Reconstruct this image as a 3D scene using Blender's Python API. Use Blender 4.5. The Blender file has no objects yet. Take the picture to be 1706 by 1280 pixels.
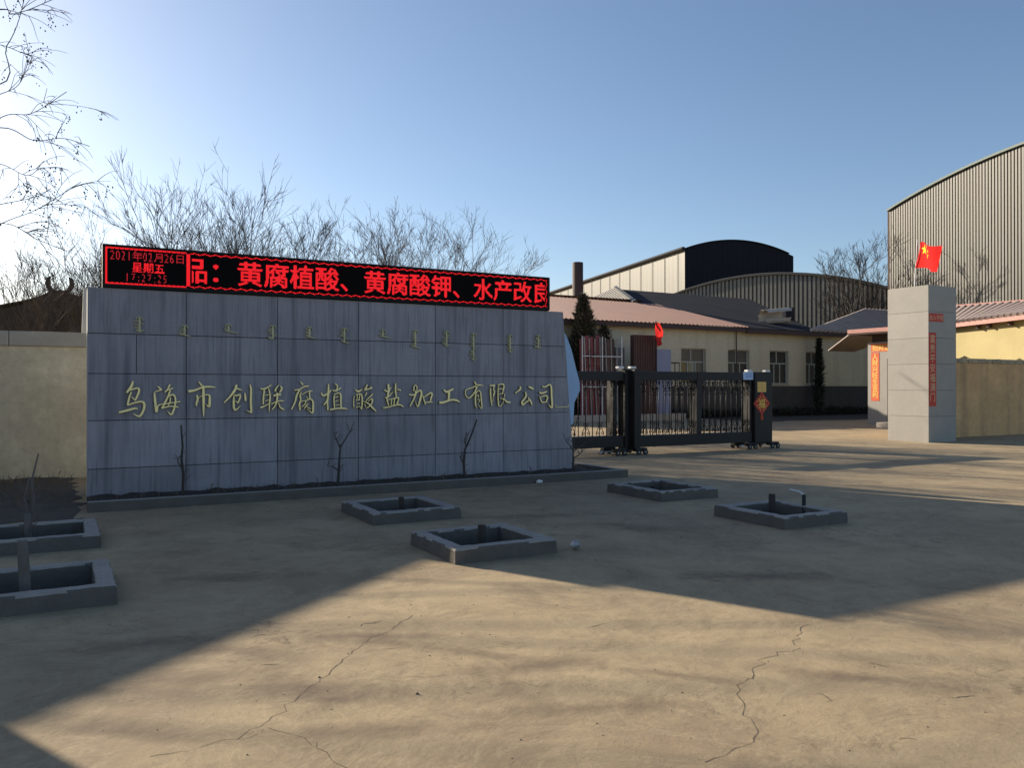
import bpy, bmesh, math, random
from mathutils import Vector, Matrix
from mathutils.bvhtree import BVHTree

random.seed(7)
SC = bpy.context.scene
COL = SC.collection
R = math.radians

# ---------------------------------------------------------------- camera
cam_d = bpy.data.cameras.new('camera')
cam_d.sensor_width = 36.0
cam_d.lens = 36.0 * 1360 / 1706
cam_d.clip_start = 0.05
cam_d.clip_end = 3000
cam = bpy.data.objects.new('camera', cam_d)
COL.objects.link(cam)
cam.location = (-0.314, -11.91, 1.5)
cam.rotation_euler = (R(90.21), 0, -math.atan2(.4848, .8746))
SC.camera = cam

# ---------------------------------------------------------------- world + sun
SUN_EL, SUN_U, SUN_V = R(20.2), -.421, .907          # horizontal direction towards the sun
SUN_STRENGTH = 5.0
SKY_STRENGTH = 0.085
world = bpy.data.worlds.new('World')
SC.world = world
world.use_nodes = True
wn = world.node_tree
bg = wn.nodes['Background']
sky = wn.nodes.new('ShaderNodeTexSky')
sky.sky_type = 'NISHITA'
sky.sun_disc = False
sky.sun_elevation = SUN_EL
sky.sun_rotation = math.atan2(SUN_U, SUN_V)
sky.altitude = 1100
sky.air_density = 1.0
sky.dust_density = 1.9
sky.ozone_density = 2.0
wn.links.new(sky.outputs[0], bg.inputs[0])
bg.inputs[1].default_value = SKY_STRENGTH
sun_d = bpy.data.lights.new('sun', 'SUN')
sun_d.energy = SUN_STRENGTH
sun_d.angle = R(0.55)
sun_d.color = (1.0, .87, .68)
sun = bpy.data.objects.new('sun', sun_d)
COL.objects.link(sun)
ts = Vector((SUN_U * math.cos(SUN_EL), SUN_V * math.cos(SUN_EL), math.sin(SUN_EL)))
sun.rotation_euler = ts.to_track_quat('Z', 'Y').to_euler()
sun.location = (0, 0, 30)
SC.view_settings.view_transform = 'Standard'
SC.view_settings.look = 'None'
SC.view_settings.exposure = 0.86
SC.view_settings.gamma = 1.0
SC.view_settings.use_curve_mapping = False

# ---------------------------------------------------------------- helpers
class MB:
    def __init__(self):
        self.v = []; self.f = []
    def add(self, vs, fs):
        n = len(self.v)
        self.v.extend([tuple(p) for p in vs])
        self.f.extend([tuple(i + n for i in f) for f in fs])
        return self
    def box(self, x0, x1, y0, y1, z0, z1):
        vs = [(x0,y0,z0),(x1,y0,z0),(x1,y1,z0),(x0,y1,z0),(x0,y0,z1),(x1,y0,z1),(x1,y1,z1),(x0,y1,z1)]
        return self.add(vs, [(0,3,2,1),(4,5,6,7),(0,1,5,4),(1,2,6,5),(2,3,7,6),(3,0,4,7)])
    def cbox(self, x0, x1, y0, y1, z0, z1, c):
        """box with chamfered edges"""
        bm = bmesh.new()
        bmesh.ops.create_cube(bm, size=1)
        for p in bm.verts:
            p.co = ((x0+x1)/2 + p.co.x*(x1-x0), (y0+y1)/2 + p.co.y*(y1-y0), (z0+z1)/2 + p.co.z*(z1-z0))
        bmesh.ops.bevel(bm, geom=bm.edges[:], offset=c, segments=2, affect='EDGES', profile=.6)
        bm.verts.index_update()
        self.add([p.co[:] for p in bm.verts], [[p.index for p in f.verts] for f in bm.faces])
        bm.free()
        return self
    def tube(self, pts, rad, n=5, cap=True):
        pts = [Vector(p) for p in pts]
        if not hasattr(rad, '__len__'): rad = [rad] * len(pts)
        base = len(self.v)
        t0 = (pts[1]-pts[0]).normalized()
        a = t0.orthogonal().normalized()
        for i, p in enumerate(pts):
            if i == 0: t = pts[1]-pts[0]
            elif i == len(pts)-1: t = pts[-1]-pts[-2]
            else: t = pts[i+1]-pts[i-1]
            t = t.normalized()
            a = (a - t*a.dot(t))
            a = a.normalized() if a.length > 1e-6 else t.orthogonal().normalized()
            b = t.cross(a)
            for k in range(n):
                th = 2*math.pi*k/n
                self.v.append(tuple(p + (a*math.cos(th)+b*math.sin(th))*rad[i]))
        for i in range(len(pts)-1):
            for k in range(n):
                k2 = (k+1) % n
                self.f.append((base+i*n+k, base+i*n+k2, base+(i+1)*n+k2, base+(i+1)*n+k))
        if cap:
            self.f.append(tuple(base+k for k in reversed(range(n))))
            e = base+(len(pts)-1)*n
            self.f.append(tuple(e+k for k in range(n)))
        return self
    def prism(self, poly, axis, a, b):
        """polygon (2-D list) extruded along axis 'x','y' or 'z' from a to b"""
        n = len(poly)
        def P(q, t):
            return {'x': (t, q[0], q[1]), 'y': (q[0], t, q[1]), 'z': (q[0], q[1], t)}[axis]
        vs = [P(q, a) for q in poly] + [P(q, b) for q in poly]
        fs = [tuple(range(n)), tuple(range(2*n-1, n-1, -1))]
        fs += [(i, (i+1) % n, n+(i+1) % n, n+i) for i in range(n)]
        return self.add(vs, fs)

ORG = {}
def obj(name, mb, mat, parent=None, loc=None, smooth=False, fix=True):
    me = bpy.data.meshes.new(name)
    L = Vector(loc) if loc is not None else (ORG[parent.name] if parent else Vector((0,0,0)))
    me.from_pydata([tuple(Vector(p)-L) for p in mb.v], [], mb.f)
    if fix:
        bm = bmesh.new(); bm.from_mesh(me)
        bmesh.ops.recalc_face_normals(bm, faces=bm.faces[:])
        bm.to_mesh(me); bm.free()
    if smooth:
        for p in me.polygons: p.use_smooth = True
    for m in (mat if isinstance(mat, (list, tuple)) else [mat]): me.materials.append(m)
    o = bpy.data.objects.new(name, me)
    COL.objects.link(o)
    if parent:
        o.parent = parent
        o.location = L - ORG[parent.name]
    else:
        o.location = L
    ORG[o.name] = L.copy()
    return o

def tag(o, label, cat, group=None, kind=None):
    if label: o['label'] = label
    if cat: o['category'] = cat
    if group: o['group'] = group
    if kind: o['kind'] = kind
    return o

def thing(name, label, cat, loc, group=None):
    o = bpy.data.objects.new(name, None)
    o.empty_display_size = .3
    COL.objects.link(o)
    o.location = loc
    ORG[o.name] = Vector(loc)
    return tag(o, label, cat, group)

def structure(name, mb, mat, **k):
    o = obj(name, mb, mat, **k)
    o['kind'] = 'structure'
    return o

def place_copy(src, parent, delta):
    c = src.copy(); COL.objects.link(c)
    c.parent = parent
    c.location = src.location + Vector(delta)
    return c

def copy_tree(root, loc, label=None):
    r = root.copy(); COL.objects.link(r); r.location = loc
    ORG[r.name] = Vector(loc)
    if label: r['label'] = label
    for ch in list(root.children):
        c = ch.copy(); COL.objects.link(c); c.parent = r
        for g in list(ch.children):
            d = g.copy(); COL.objects.link(d); d.parent = c
    return r

def cs(X, Y, z=0):
    """a point measured from the photographer's standing point (metres right, metres ahead) -> site axes"""
    return (.8746*X+.4848*Y-.314, -.4848*X+.8746*Y-11.91, z)

# ---------------------------------------------------------------- materials
MATS = {}
def mat(name, col, rough=.8, metal=0, n1=(0,0), n2=(0,0), col2=None, bump=(0,0), streak=None, rnd=0, spec=.5, stretch=None):
    """n1/n2 = (scale, amount) value noise on world position; streak = (scale, amount, colour); rnd = per-object tint"""
    if name in MATS: return MATS[name]
    m = bpy.data.materials.new(name); m.use_nodes = True
    nt = m.node_tree; N = nt.nodes; Lk = nt.links
    b = N['Principled BSDF']
    b.inputs['Roughness'].default_value = rough
    b.inputs['Metallic'].default_value = metal
    b.inputs['Specular IOR Level'].default_value = spec
    geo = N.new('ShaderNodeNewGeometry')
    pos = geo.outputs['Position']
    if stretch:
        mp = N.new('ShaderNodeVectorMath'); mp.operation = 'MULTIPLY'; mp.inputs[1].default_value = stretch
        Lk.new(pos, mp.inputs[0]); pos2 = mp.outputs[0]
    else: pos2 = pos
    cur = None
    def rgb(c):
        n = N.new('ShaderNodeRGB'); n.outputs[0].default_value = (*c, 1); return n.outputs[0]
    cur = rgb(col)
    def mix(fac, a, bcol, mode='MIX'):
        x = N.new('ShaderNodeMix'); x.data_type = 'RGBA'; x.blend_type = mode
        if hasattr(fac, 'links') or hasattr(fac, 'node'): Lk.new(fac, x.inputs[0])
        else: x.inputs[0].default_value = fac
        Lk.new(a, x.inputs[6])
        if isinstance(bcol, tuple): x.inputs[7].default_value = (*bcol, 1)
        else: Lk.new(bcol, x.inputs[7])
        return x.outputs[2]
    def noise(scale, src, detail=4, rough=.6, lo=.35, hi=.65):
        n = N.new('ShaderNodeTexNoise'); n.inputs['Scale'].default_value = scale
        n.inputs['Detail'].default_value = detail; n.inputs['Roughness'].default_value = rough
        Lk.new(src, n.inputs['Vector'])
        r = N.new('ShaderNodeMapRange'); r.inputs[1].default_value = lo; r.inputs[2].default_value = hi
        Lk.new(n.outputs['Fac'], r.inputs[0])
        return r.outputs[0], n.outputs['Fac']
    for (s, amt), cc in ((n1, col2 or tuple(c*.6 for c in col)), (n2, tuple(c*.7 for c in (col2 or col)))):
        if amt:
            f, _ = noise(s, pos2)
            mm = N.new('ShaderNodeMath'); mm.operation = 'MULTIPLY'; mm.inputs[1].default_value = amt
            Lk.new(f, mm.inputs[0])
            cur = mix(mm.outputs[0], cur, cc)
    for (sc, amt, scol) in (streak if isinstance(streak, list) else [streak] if streak else []):
        mp = N.new('ShaderNodeVectorMath'); mp.operation = 'MULTIPLY'; mp.inputs[1].default_value = (sc, sc, sc*.05)
        Lk.new(pos, mp.inputs[0])
        f, _ = noise(1.0, mp.outputs[0], 3, .55, .5, .72)
        mm = N.new('ShaderNodeMath'); mm.operation = 'MULTIPLY'; mm.inputs[1].default_value = amt
        Lk.new(f, mm.inputs[0])
        cur = mix(mm.outputs[0], cur, scol)
    if rnd:
        oi = N.new('ShaderNodeObjectInfo')
        r = N.new('ShaderNodeMapRange'); r.inputs[3].default_value = 1-rnd; r.inputs[4].default_value = 1+rnd
        Lk.new(oi.outputs['Random'], r.inputs[0])
        cmb = N.new('ShaderNodeCombineColor')
        for i in range(3): Lk.new(r.outputs[0], cmb.inputs[i])
        cur = mix(1.0, cur, cmb.outputs[0], 'MULTIPLY')
    Lk.new(cur, b.inputs['Base Color'])
    if bump[1]:
        _, f = noise(bump[0], pos, 6, .65)
        bp = N.new('ShaderNodeBump'); bp.inputs['Strength'].default_value = bump[1]; bp.inputs['Distance'].default_value = .02
        Lk.new(f, bp.inputs['Height']); Lk.new(bp.outputs[0], b.inputs['Normal'])
    MATS[name] = m
    return m

def emit_mat(name, col, strength):
    m = bpy.data.materials.new(name); m.use_nodes = True
    N = m.node_tree.nodes
    b = N['Principled BSDF']
    b.inputs['Base Color'].default_value = (.02, .005, .005, 1)
    b.inputs['Emission Color'].default_value = (*col, 1)
    b.inputs['Emission Strength'].default_value = strength
    return m

def cloth_mat(name, col, trans):
    m = bpy.data.materials.new(name); m.use_nodes = True
    nt = m.node_tree; N = nt.nodes
    b = N['Principled BSDF']; b.inputs['Base Color'].default_value = (*col, 1); b.inputs['Roughness'].default_value = .7
    t = N.new('ShaderNodeBsdfTranslucent'); t.inputs[0].default_value = (*col, 1)
    mx = N.new('ShaderNodeMixShader'); mx.inputs[0].default_value = trans
    nt.links.new(b.outputs[0], mx.inputs[1]); nt.links.new(t.outputs[0], mx.inputs[2])
    nt.links.new(mx.outputs[0], N['Material Output'].inputs[0])
    return m

M_granite = mat('granite', (.315,.295,.325), .55, n1=(1.6,.5), n2=(30,.25), bump=(60,.12), streak=[(7,.7,(.10,.10,.12)),(30,.6,(.12,.12,.145))], rnd=.13)
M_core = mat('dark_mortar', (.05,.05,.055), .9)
M_pale_render = mat('pale_render', (.62,.60,.55), .85, n1=(3,.3), bump=(20,.2))
M_gold = mat('gold_paint', (.95,.80,.38), .42, metal=.55, n1=(14,.35), col2=(.72,.60,.30))
M_gold_dull = mat('dull_gold_paint', (.50,.46,.27), .5, metal=.3, n1=(14,.4))
M_gold_dark = mat('gold_edge', (.16,.14,.06), .6, n1=(14,.4))
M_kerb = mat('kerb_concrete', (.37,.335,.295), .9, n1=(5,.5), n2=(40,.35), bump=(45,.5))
M_kerb_shaded = mat('kerb_shaded_side', (0.142,0.125,0.107), .9, n1=(4,.5), n2=(30,.4), bump=(45,.6))  # darker colour paints shade onto the upright kerb faces
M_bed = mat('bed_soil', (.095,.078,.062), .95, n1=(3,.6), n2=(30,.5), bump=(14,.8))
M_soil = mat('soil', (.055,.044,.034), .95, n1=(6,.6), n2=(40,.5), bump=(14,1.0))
M_wall = mat('yellow_render', (.66,.60,.43), .9, n1=(1.1,.8), col2=(.46,.40,.29), n2=(7,.4), bump=(18,.4), streak=(2.5,.55,(.33,.29,.20)))
M_wall_brown = mat('old_brown_render', (.78,.47,.21), .9, n1=(1.1,.6), col2=(.55,.33,.15), n2=(7,.3), bump=(18,.35), streak=(2.2,.35,(.14,.10,.07)))
M_coping = mat('coping_concrete', (.42,.39,.33), .9, n1=(2,.5), n2=(20,.4), bump=(25,.4))
M_brick = mat('coping_brick', (.42,.33,.21), .9, n1=(9,.5), bump=(30,.3), rnd=.25)
M_bldg = mat('cream_render', (.66,.59,.42), .9, n1=(.6,.45), col2=(.52,.46,.33), n2=(5,.25), bump=(15,.2), streak=(1.6,.4,(.36,.32,.24)))
M_bldg_lit = mat('warm_yellow_render', (0.387,0.327,0.163), .9, n1=(.8,.3), n2=(6,.15), bump=(15,.15))
M_shed = mat('shed_sheet', (.19,.185,.165), .6, n1=(.5,.4), streak=(1.2,.4,(.10,.09,.08)))
M_lower_band = mat('dark_lower_band', (.075,.07,.065), .85, n1=(2,.5))
M_pinkroof = mat('faded_red_sheet', (0.258,0.133,0.099), .6, n1=(.8,.5), col2=(0.206,0.112,0.095), n2=(8,.3))
M_pinktrim = mat('pink_trim', (.42,.20,.17), .7, n1=(4,.3))
M_tar = mat('tar_felt', (.016,.017,.024), .95, n1=(.5,.7), col2=(.034,.035,.045), n2=(3,.4), bump=(6,.3), spec=.1)
M_sheet_grey = mat('galvanised_sheet', (0.065,0.064,0.057), .55, metal=.0, n1=(.35,.45), col2=(0.050,0.045,0.039), n2=(4,.3), streak=(.9,.45,(0.034,0.030,0.025)))
M_sheet_light = mat('cream_sheet', (0.073,0.068,0.057), .5, n1=(.3,.3), streak=(.6,.3,(0.054,0.050,0.041)))
M_sheet_blue = mat('dark_blue_sheet', (.014,.014,.020), .7, n1=(.5,.4), spec=.15)
M_roof_rib = mat('weathered_roof_sheet', (0.284,0.232,0.206), .6, n1=(.7,.5), col2=(0.189,0.146,0.129), n2=(6,.3))
M_roof_base = mat('shaded_roof_sheet', (.085,.065,.055), .8, n1=(.7,.5))  # dark base colour stands for the shade between the roof ribs
M_rib_sunlit = mat('sunlit_roof_rib', (.42,.34,.30), .7, n1=(1.5,.35))  # pale colour stands for sunlight catching the ribs
M_eave = mat('dark_eave', (.07,.045,.04), .8)
M_black = mat('gate_black', (.011,.011,.013), .5, n1=(6,.3), col2=(.02,.019,.018), spec=.3)
M_steel = mat('dull_steel', (.35,.35,.35), .45, metal=.6)
M_white = mat('white_paint', (.72,.71,.68), .6, n1=(9,.2))
M_rubber = mat('rubber', (.02,.02,.02), .85)
M_brown_stack = mat('chimney_brown', (.045,.028,.026), .7, n1=(3,.5))
M_glass = mat('window_glass', (.03,.032,.03), .08, spec=.8)
M_glass_pale = mat('curtained_glass', (.11,.10,.08), .25, n1=(1.5,.4))
M_frame = mat('window_frame_paint', (.42,.41,.36), .6)
M_bark = mat('bark', (.055,.045,.038), .9, n1=(8,.5))
M_twig = mat('twig', (.075,.058,.046), .9)
M_twig_pale = mat('twig_pale', (.13,.10,.08), .9)
M_seed = mat('dry_seed', (.06,.045,.03), .9)
M_conifer = mat('conifer_needles', (.05,.05,.026), .8, n1=(2,.8), col2=(.085,.058,.034))
M_conifer2 = mat('dark_conifer', (.02,.026,.014), .8, n1=(3,.5))
M_weed = mat('dry_weed', (.17,.13,.08), .9, n1=(6,.5))
M_red_sheet = mat('red_sheet', (.20,.03,.035), .5, n1=(2,.4), rnd=.2)
M_brown_sheet = mat('brown_sheet', (.085,.04,.032), .6, n1=(2,.5), rnd=.2)
M_pale_sheet = mat('pale_sheet', (.46,.42,.37), .6, n1=(3,.35))
M_blueboard = mat('blue_grey_board', (.26,.29,.42), .6, n1=(2,.2))
M_bluesheet = mat('light_blue_sheet', (.34,.50,.72), .5, n1=(2,.2))
M_paper_red = mat('red_paper', (.50,.05,.03), .7, n1=(20,.3))
M_paper_orange = mat('orange_red_paper', (.60,.10,.03), .7, n1=(20,.25))
M_ink_gold = mat('gold_ink', (.78,.55,.09), .5)
M_ink_faded = mat('faded_gold_ink', (.62,.40,.22), .6)
M_yellowpaper = mat('yellow_paper', (.72,.47,.14), .7, n1=(10,.25))
M_bluelabel = mat('pale_blue_label', (.42,.55,.75), .6)
M_blueink = mat('blue_ink', (.16,.30,.62), .6)
M_tile_light = mat('pale_stone_tile', (0.288,0.271,0.245), .5, n1=(2.5,.22), n2=(14,.2), bump=(30,.1), rnd=.05)
M_oldroof = mat('old_roof_tile', (.05,.042,.036), .9, n1=(3,.5))
M_led_face = mat('led_face', (.006,.005,.005), .9, spec=.1)
M_led_case = mat('led_case', (.008,.008,.008), .6, spec=.2)
M_led = emit_mat('led_red', (1.0, .006, .012), .62)
M_led_dim = emit_mat('led_red_dim', (1.0, .01, .025), .30)
M_flag = cloth_mat('flag_red', (.75, .035, .03), .5)
M_star = cloth_mat('flag_yellow', (.95,.72,.06), .6)
M_yard = mat('dark_yard_sheet', (.055,.05,.046), .95, n1=(.8,.5), col2=(.03,.028,.026), n2=(9,.4), bump=(20,.4))
M_crack = mat('dark_crack', (.11,.085,.062), .95)  # flat dark brown of the crack ribbons

def ground_material():
    m = bpy.data.materials.new('dusty_concrete'); m.use_nodes = True
    nt = m.node_tree; N = nt.nodes; Lk = nt.links
    b = N['Principled BSDF']; b.inputs['Roughness'].default_value = .92; b.inputs['Specular IOR Level'].default_value = .25
    geo = N.new('ShaderNodeNewGeometry'); P = geo.outputs['Position']
    def noise(scale, detail, rough, lo, hi, src=P, dist=0):
        n = N.new('ShaderNodeTexNoise'); n.inputs['Scale'].default_value = scale; n.inputs['Detail'].default_value = detail
        n.inputs['Roughness'].default_value = rough; n.inputs['Distortion'].default_value = dist
        Lk.new(src, n.inputs['Vector'])
        r = N.new('ShaderNodeMapRange'); r.inputs[1].default_value = lo; r.inputs[2].default_value = hi
        Lk.new(n.outputs['Fac'], r.inputs[0]); return r.outputs[0], n.outputs['Fac']
    def mix(f, a, c, amt=1.0):
        mm = N.new('ShaderNodeMath'); mm.operation = 'MULTIPLY'; mm.inputs[1].default_value = amt; Lk.new(f, mm.inputs[0])
        x = N.new('ShaderNodeMix'); x.data_type = 'RGBA'; Lk.new(mm.outputs[0], x.inputs[0])
        if isinstance(a, tuple): x.inputs[6].default_value = (*a, 1)
        else: Lk.new(a, x.inputs[6])
        x.inputs[7].default_value = (*c, 1)
        return x.outputs[2]
    big, _ = noise(.45, 5, .65, .36, .66, dist=.6)
    c = mix(big, (0.430,0.335,0.205), (0.297,0.226,0.144))
    med, medr = noise(1.5, 7, .7, .46, .72, dist=.8)
    c = mix(med, c, (0.215,0.164,0.105), .8)
    # curling scuff lines left by turning wheels
    sw = N.new('ShaderNodeTexNoise'); sw.inputs['Scale'].default_value = 1.1; sw.inputs['Detail'].default_value = 10; sw.inputs['Roughness'].default_value = .68; sw.inputs['Distortion'].default_value = 1.8
    Lk.new(P, sw.inputs['Vector'])
    dd = N.new('ShaderNodeMath'); dd.operation = 'SUBTRACT'; dd.inputs[1].default_value = .5; Lk.new(sw.outputs['Fac'], dd.inputs[0])
    da = N.new('ShaderNodeMath'); da.operation = 'ABSOLUTE'; Lk.new(dd.outputs[0], da.inputs[0])
    r = N.new('ShaderNodeMapRange'); r.inputs[1].default_value = .022; r.inputs[2].default_value = .0; Lk.new(da.outputs[0], r.inputs[0])
    c = mix(r.outputs[0], c, (0.516,0.416,0.263), .28)
    dd2 = N.new('ShaderNodeMath'); dd2.operation = 'SUBTRACT'; dd2.inputs[1].default_value = .60; Lk.new(sw.outputs['Fac'], dd2.inputs[0])
    da2 = N.new('ShaderNodeMath'); da2.operation = 'ABSOLUTE'; Lk.new(dd2.outputs[0], da2.inputs[0])
    r2 = N.new('ShaderNodeMapRange'); r2.inputs[1].default_value = .016; r2.inputs[2].default_value = .0; Lk.new(da2.outputs[0], r2.inputs[0])
    c = mix(r2.outputs[0], c, (0.172,0.129,0.083), .35)
    # dropped dirt and oil, gathered in clusters
    cl, _ = noise(.55, 3, .6, .50, .66)
    sp, _ = noise(6, 8, .78, .52, .66, dist=1.2)
    mu = N.new('ShaderNodeMath'); mu.operation = 'MULTIPLY'; Lk.new(cl, mu.inputs[0]); Lk.new(sp, mu.inputs[1])
    c = mix(mu.outputs[0], c, (0.112,0.084,0.056), .75)
    # smears of dried mud and soot
    wob = N.new('ShaderNodeTexNoise'); wob.inputs['Scale'].default_value = 3.5; wob.inputs['Detail'].default_value = 7; wob.inputs['Roughness'].default_value = .7
    Lk.new(P, wob.inputs['Vector'])
    acc = None
    for (u_, v_, ra, rb) in [(0.31, -7.45, 0.5, 0.16), (0.74, -7.83, 0.6, 0.2), (0.58, -7.11, 0.45, 0.12), (1.56, -7.59, 0.7, 0.1), (1.33, -7.2, 0.5, 0.1), (2.5, -8.61, 0.35, 0.07), (0.12, -6.72, 0.5, 0.15), (5.16, -5.02, 0.7, 0.22), (1.92, -8.13, 0.8, 0.14), (0.85, -8.07, 0.22, 0.08), (1.85, -8.75, 0.7, 0.1), (3.31, -9.11, 0.8, 0.1), (1.02, -5.25, 0.8, 0.2), (4.57, -3.77, 0.9, 0.2), (4.48, -7.16, 0.9, 0.18), (0.93, -8.51, 0.5, 0.1), (-0.06, -7.99, 0.4, 0.1)]:
        mp = N.new('ShaderNodeMapping'); mp.vector_type = 'TEXTURE'
        mp.inputs['Location'].default_value = (u_, v_, 0); mp.inputs['Rotation'].default_value = (0, 0, -.5+.35*math.sin(u_*7)); mp.inputs['Scale'].default_value = (ra, rb, 1)
        Lk.new(P, mp.inputs['Vector'])
        ln = N.new('ShaderNodeVectorMath'); ln.operation = 'LENGTH'; Lk.new(mp.outputs[0], ln.inputs[0])
        wa = N.new('ShaderNodeMath'); wa.operation = 'MULTIPLY_ADD'; wa.inputs[1].default_value = 3.2; Lk.new(wob.outputs['Fac'], wa.inputs[0]); Lk.new(ln.outputs['Value'], wa.inputs[2])
        mr = N.new('ShaderNodeMapRange'); mr.inputs[1].default_value = 2.7; mr.inputs[2].default_value = 1.2; Lk.new(wa.outputs[0], mr.inputs[0])
        if acc is None: acc = mr.outputs[0]
        else:
            mx = N.new('ShaderNodeMath'); mx.operation = 'MAXIMUM'; Lk.new(acc, mx.inputs[0]); Lk.new(mr.outputs[0], mx.inputs[1]); acc = mx.outputs[0]
    c = mix(acc, c, (.15,.108,.076), .9)
    fine, finer = noise(60, 5, .75, .48, .72)
    c = mix(fine, c, (0.206,0.156,0.098), .4)
    Lk.new(c, b.inputs['Base Color'])
    gr = N.new('ShaderNodeTexNoise'); gr.inputs['Scale'].default_value = 8; gr.inputs['Detail'].default_value = 9; gr.inputs['Roughness'].default_value = .68; gr.inputs['Distortion'].default_value = .4
    Lk.new(P, gr.inputs['Vector'])
    ad = N.new('ShaderNodeMath'); ad.operation = 'MULTIPLY_ADD'; ad.inputs[1].default_value = .5
    Lk.new(sw.outputs['Fac'], ad.inputs[0]); Lk.new(gr.outputs['Fac'], ad.inputs[2])
    bp = N.new('ShaderNodeBump'); bp.inputs['Strength'].default_value = .30; bp.inputs['Distance'].default_value = .02
    Lk.new(ad.outputs[0], bp.inputs['Height']); Lk.new(bp.outputs[0], b.inputs['Normal'])
    return m
M_ground = ground_material()
# ================================================================ GROUND
PITS = [(2.65,3.70,-3.47,-2.32), (2.60,3.62,-5.66,-4.66), (6.53,7.52,-3.56,-2.36), (6.33,7.30,-5.82,-4.75),
        (-1.02,.04,-5.66,-4.63), (-1.02,.03,-3.40,-2.32)]
KW = .13
def build_ground():
    us, vs = {-420., 420., -30, 60}, {-260., 900., -14, 60}
    for (a, b, c, d) in PITS:
        us |= {a+KW, b-KW}; vs |= {c+KW, d-KW}
    us = sorted(us); vs = sorted(vs)
    mb = MB()
    idx = {}
    for i, u in enumerate(us):
        for j, v in enumerate(vs):
            idx[i, j] = len(mb.v); mb.v.append((u, v, 0))
    for i in range(len(us)-1):
        for j in range(len(vs)-1):
            cu, cv = (us[i]+us[i+1])/2, (vs[j]+vs[j+1])/2
            if any(a+KW < cu < b-KW and c+KW < cv < d-KW for a, b, c, d in PITS): continue
            mb.f.append((idx[i,j], idx[i+1,j], idx[i+1,j+1], idx[i,j+1]))
    structure('ground', mb, M_ground)
build_ground()

def crack(pts, w, seed):
    rr = random.Random(seed)
    P = []
    for a, b in zip(pts[:-1], pts[1:]):
        n = max(4, int(math.hypot(b[0]-a[0], b[1]-a[1])/.06))
        for k in range(n):
            t = k/n
            P.append((a[0]+(b[0]-a[0])*t+rr.gauss(0,.014), a[1]+(b[1]-a[1])*t+rr.gauss(0,.014)))
    P.append(pts[-1])
    mb = MB()
    for i, p in enumerate(P):
        q = P[min(i+1, len(P)-1)]; o = P[max(i-1, 0)]
        t = Vector((q[0]-o[0], q[1]-o[1])).normalized()
        ww = w*rr.uniform(.4, 1.2)
        mb.v.append((p[0]-t.y*ww, p[1]+t.x*ww, .0014)); mb.v.append((p[0]+t.y*ww, p[1]-t.x*ww, .0014))
    mb.f = [(2*i, 2*i+1, 2*i+3, 2*i+2) for i in range(len(P)-1)]
    structure('ground_crack', mb, M_crack)
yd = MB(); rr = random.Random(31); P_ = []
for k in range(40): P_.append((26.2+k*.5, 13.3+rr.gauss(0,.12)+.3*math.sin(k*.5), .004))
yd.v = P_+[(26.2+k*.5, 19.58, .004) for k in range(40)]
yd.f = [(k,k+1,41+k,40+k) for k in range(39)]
structure('yard_ground', yd, M_yard)  # dark sheet laid over the ground in front of the cream building
crack([(3.8, -8.29), (3.37, -8.59), (3.05, -8.65), (2.85, -8.8), (2.73, -8.84), (2.52, -9.04), (2.37, -9.27), (2.26, -9.38), (1.94, -9.43)], 0.0018, 0)
crack([(1.7, -6.92), (1.42, -7.18), (1.21, -7.33), (1.03, -7.58), (0.69, -7.94), (0.55, -8.13), (0.36, -8.28), (0.14, -8.32), (0.01, -8.3)], 0.0018, 1)
crack([(0.46, -8.24), (0.61, -8.4), (0.62, -8.49), (0.68, -8.79)], 0.0015, 2)
crack([(16.51, 0.97), (18.4, 0.81)], 0.02, 3)
crack([(14.5, -1.16), (16.0, -1.02)], 0.02, 4)
crack([(9.56, 0.15), (10.1, -2.64)], 0.01, 5)

hc = MB(); rr = random.Random(91)
for _ in range(46):
    u, v = rr.uniform(-.5,8.5), rr.uniform(-10,-4); a = rr.uniform(-.9,.3); n = rr.randint(2,6); w = rr.uniform(.0012,.004)
    if any(p[0]-.1 < u < p[1]+.1 and p[2]-.1 < v < p[3]+.1 for p in PITS): continue
    b0 = len(hc.v)
    for k in range(n+1):
        a += rr.gauss(0,.5); L = rr.uniform(.01,.05); ww = w*(1-abs(2*k/n-1)*.8)
        hc.v += [(u-math.sin(a)*ww,v+math.cos(a)*ww,.0018),(u+math.sin(a)*ww,v-math.cos(a)*ww,.0018)]
        u += math.cos(a)*L; v += math.sin(a)*L
    hc.f += [(b0+2*k,b0+2*k+1,b0+2*k+3,b0+2*k+2) for k in range(n)]
structure('hairline_cracks', hc, M_crack)
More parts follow.
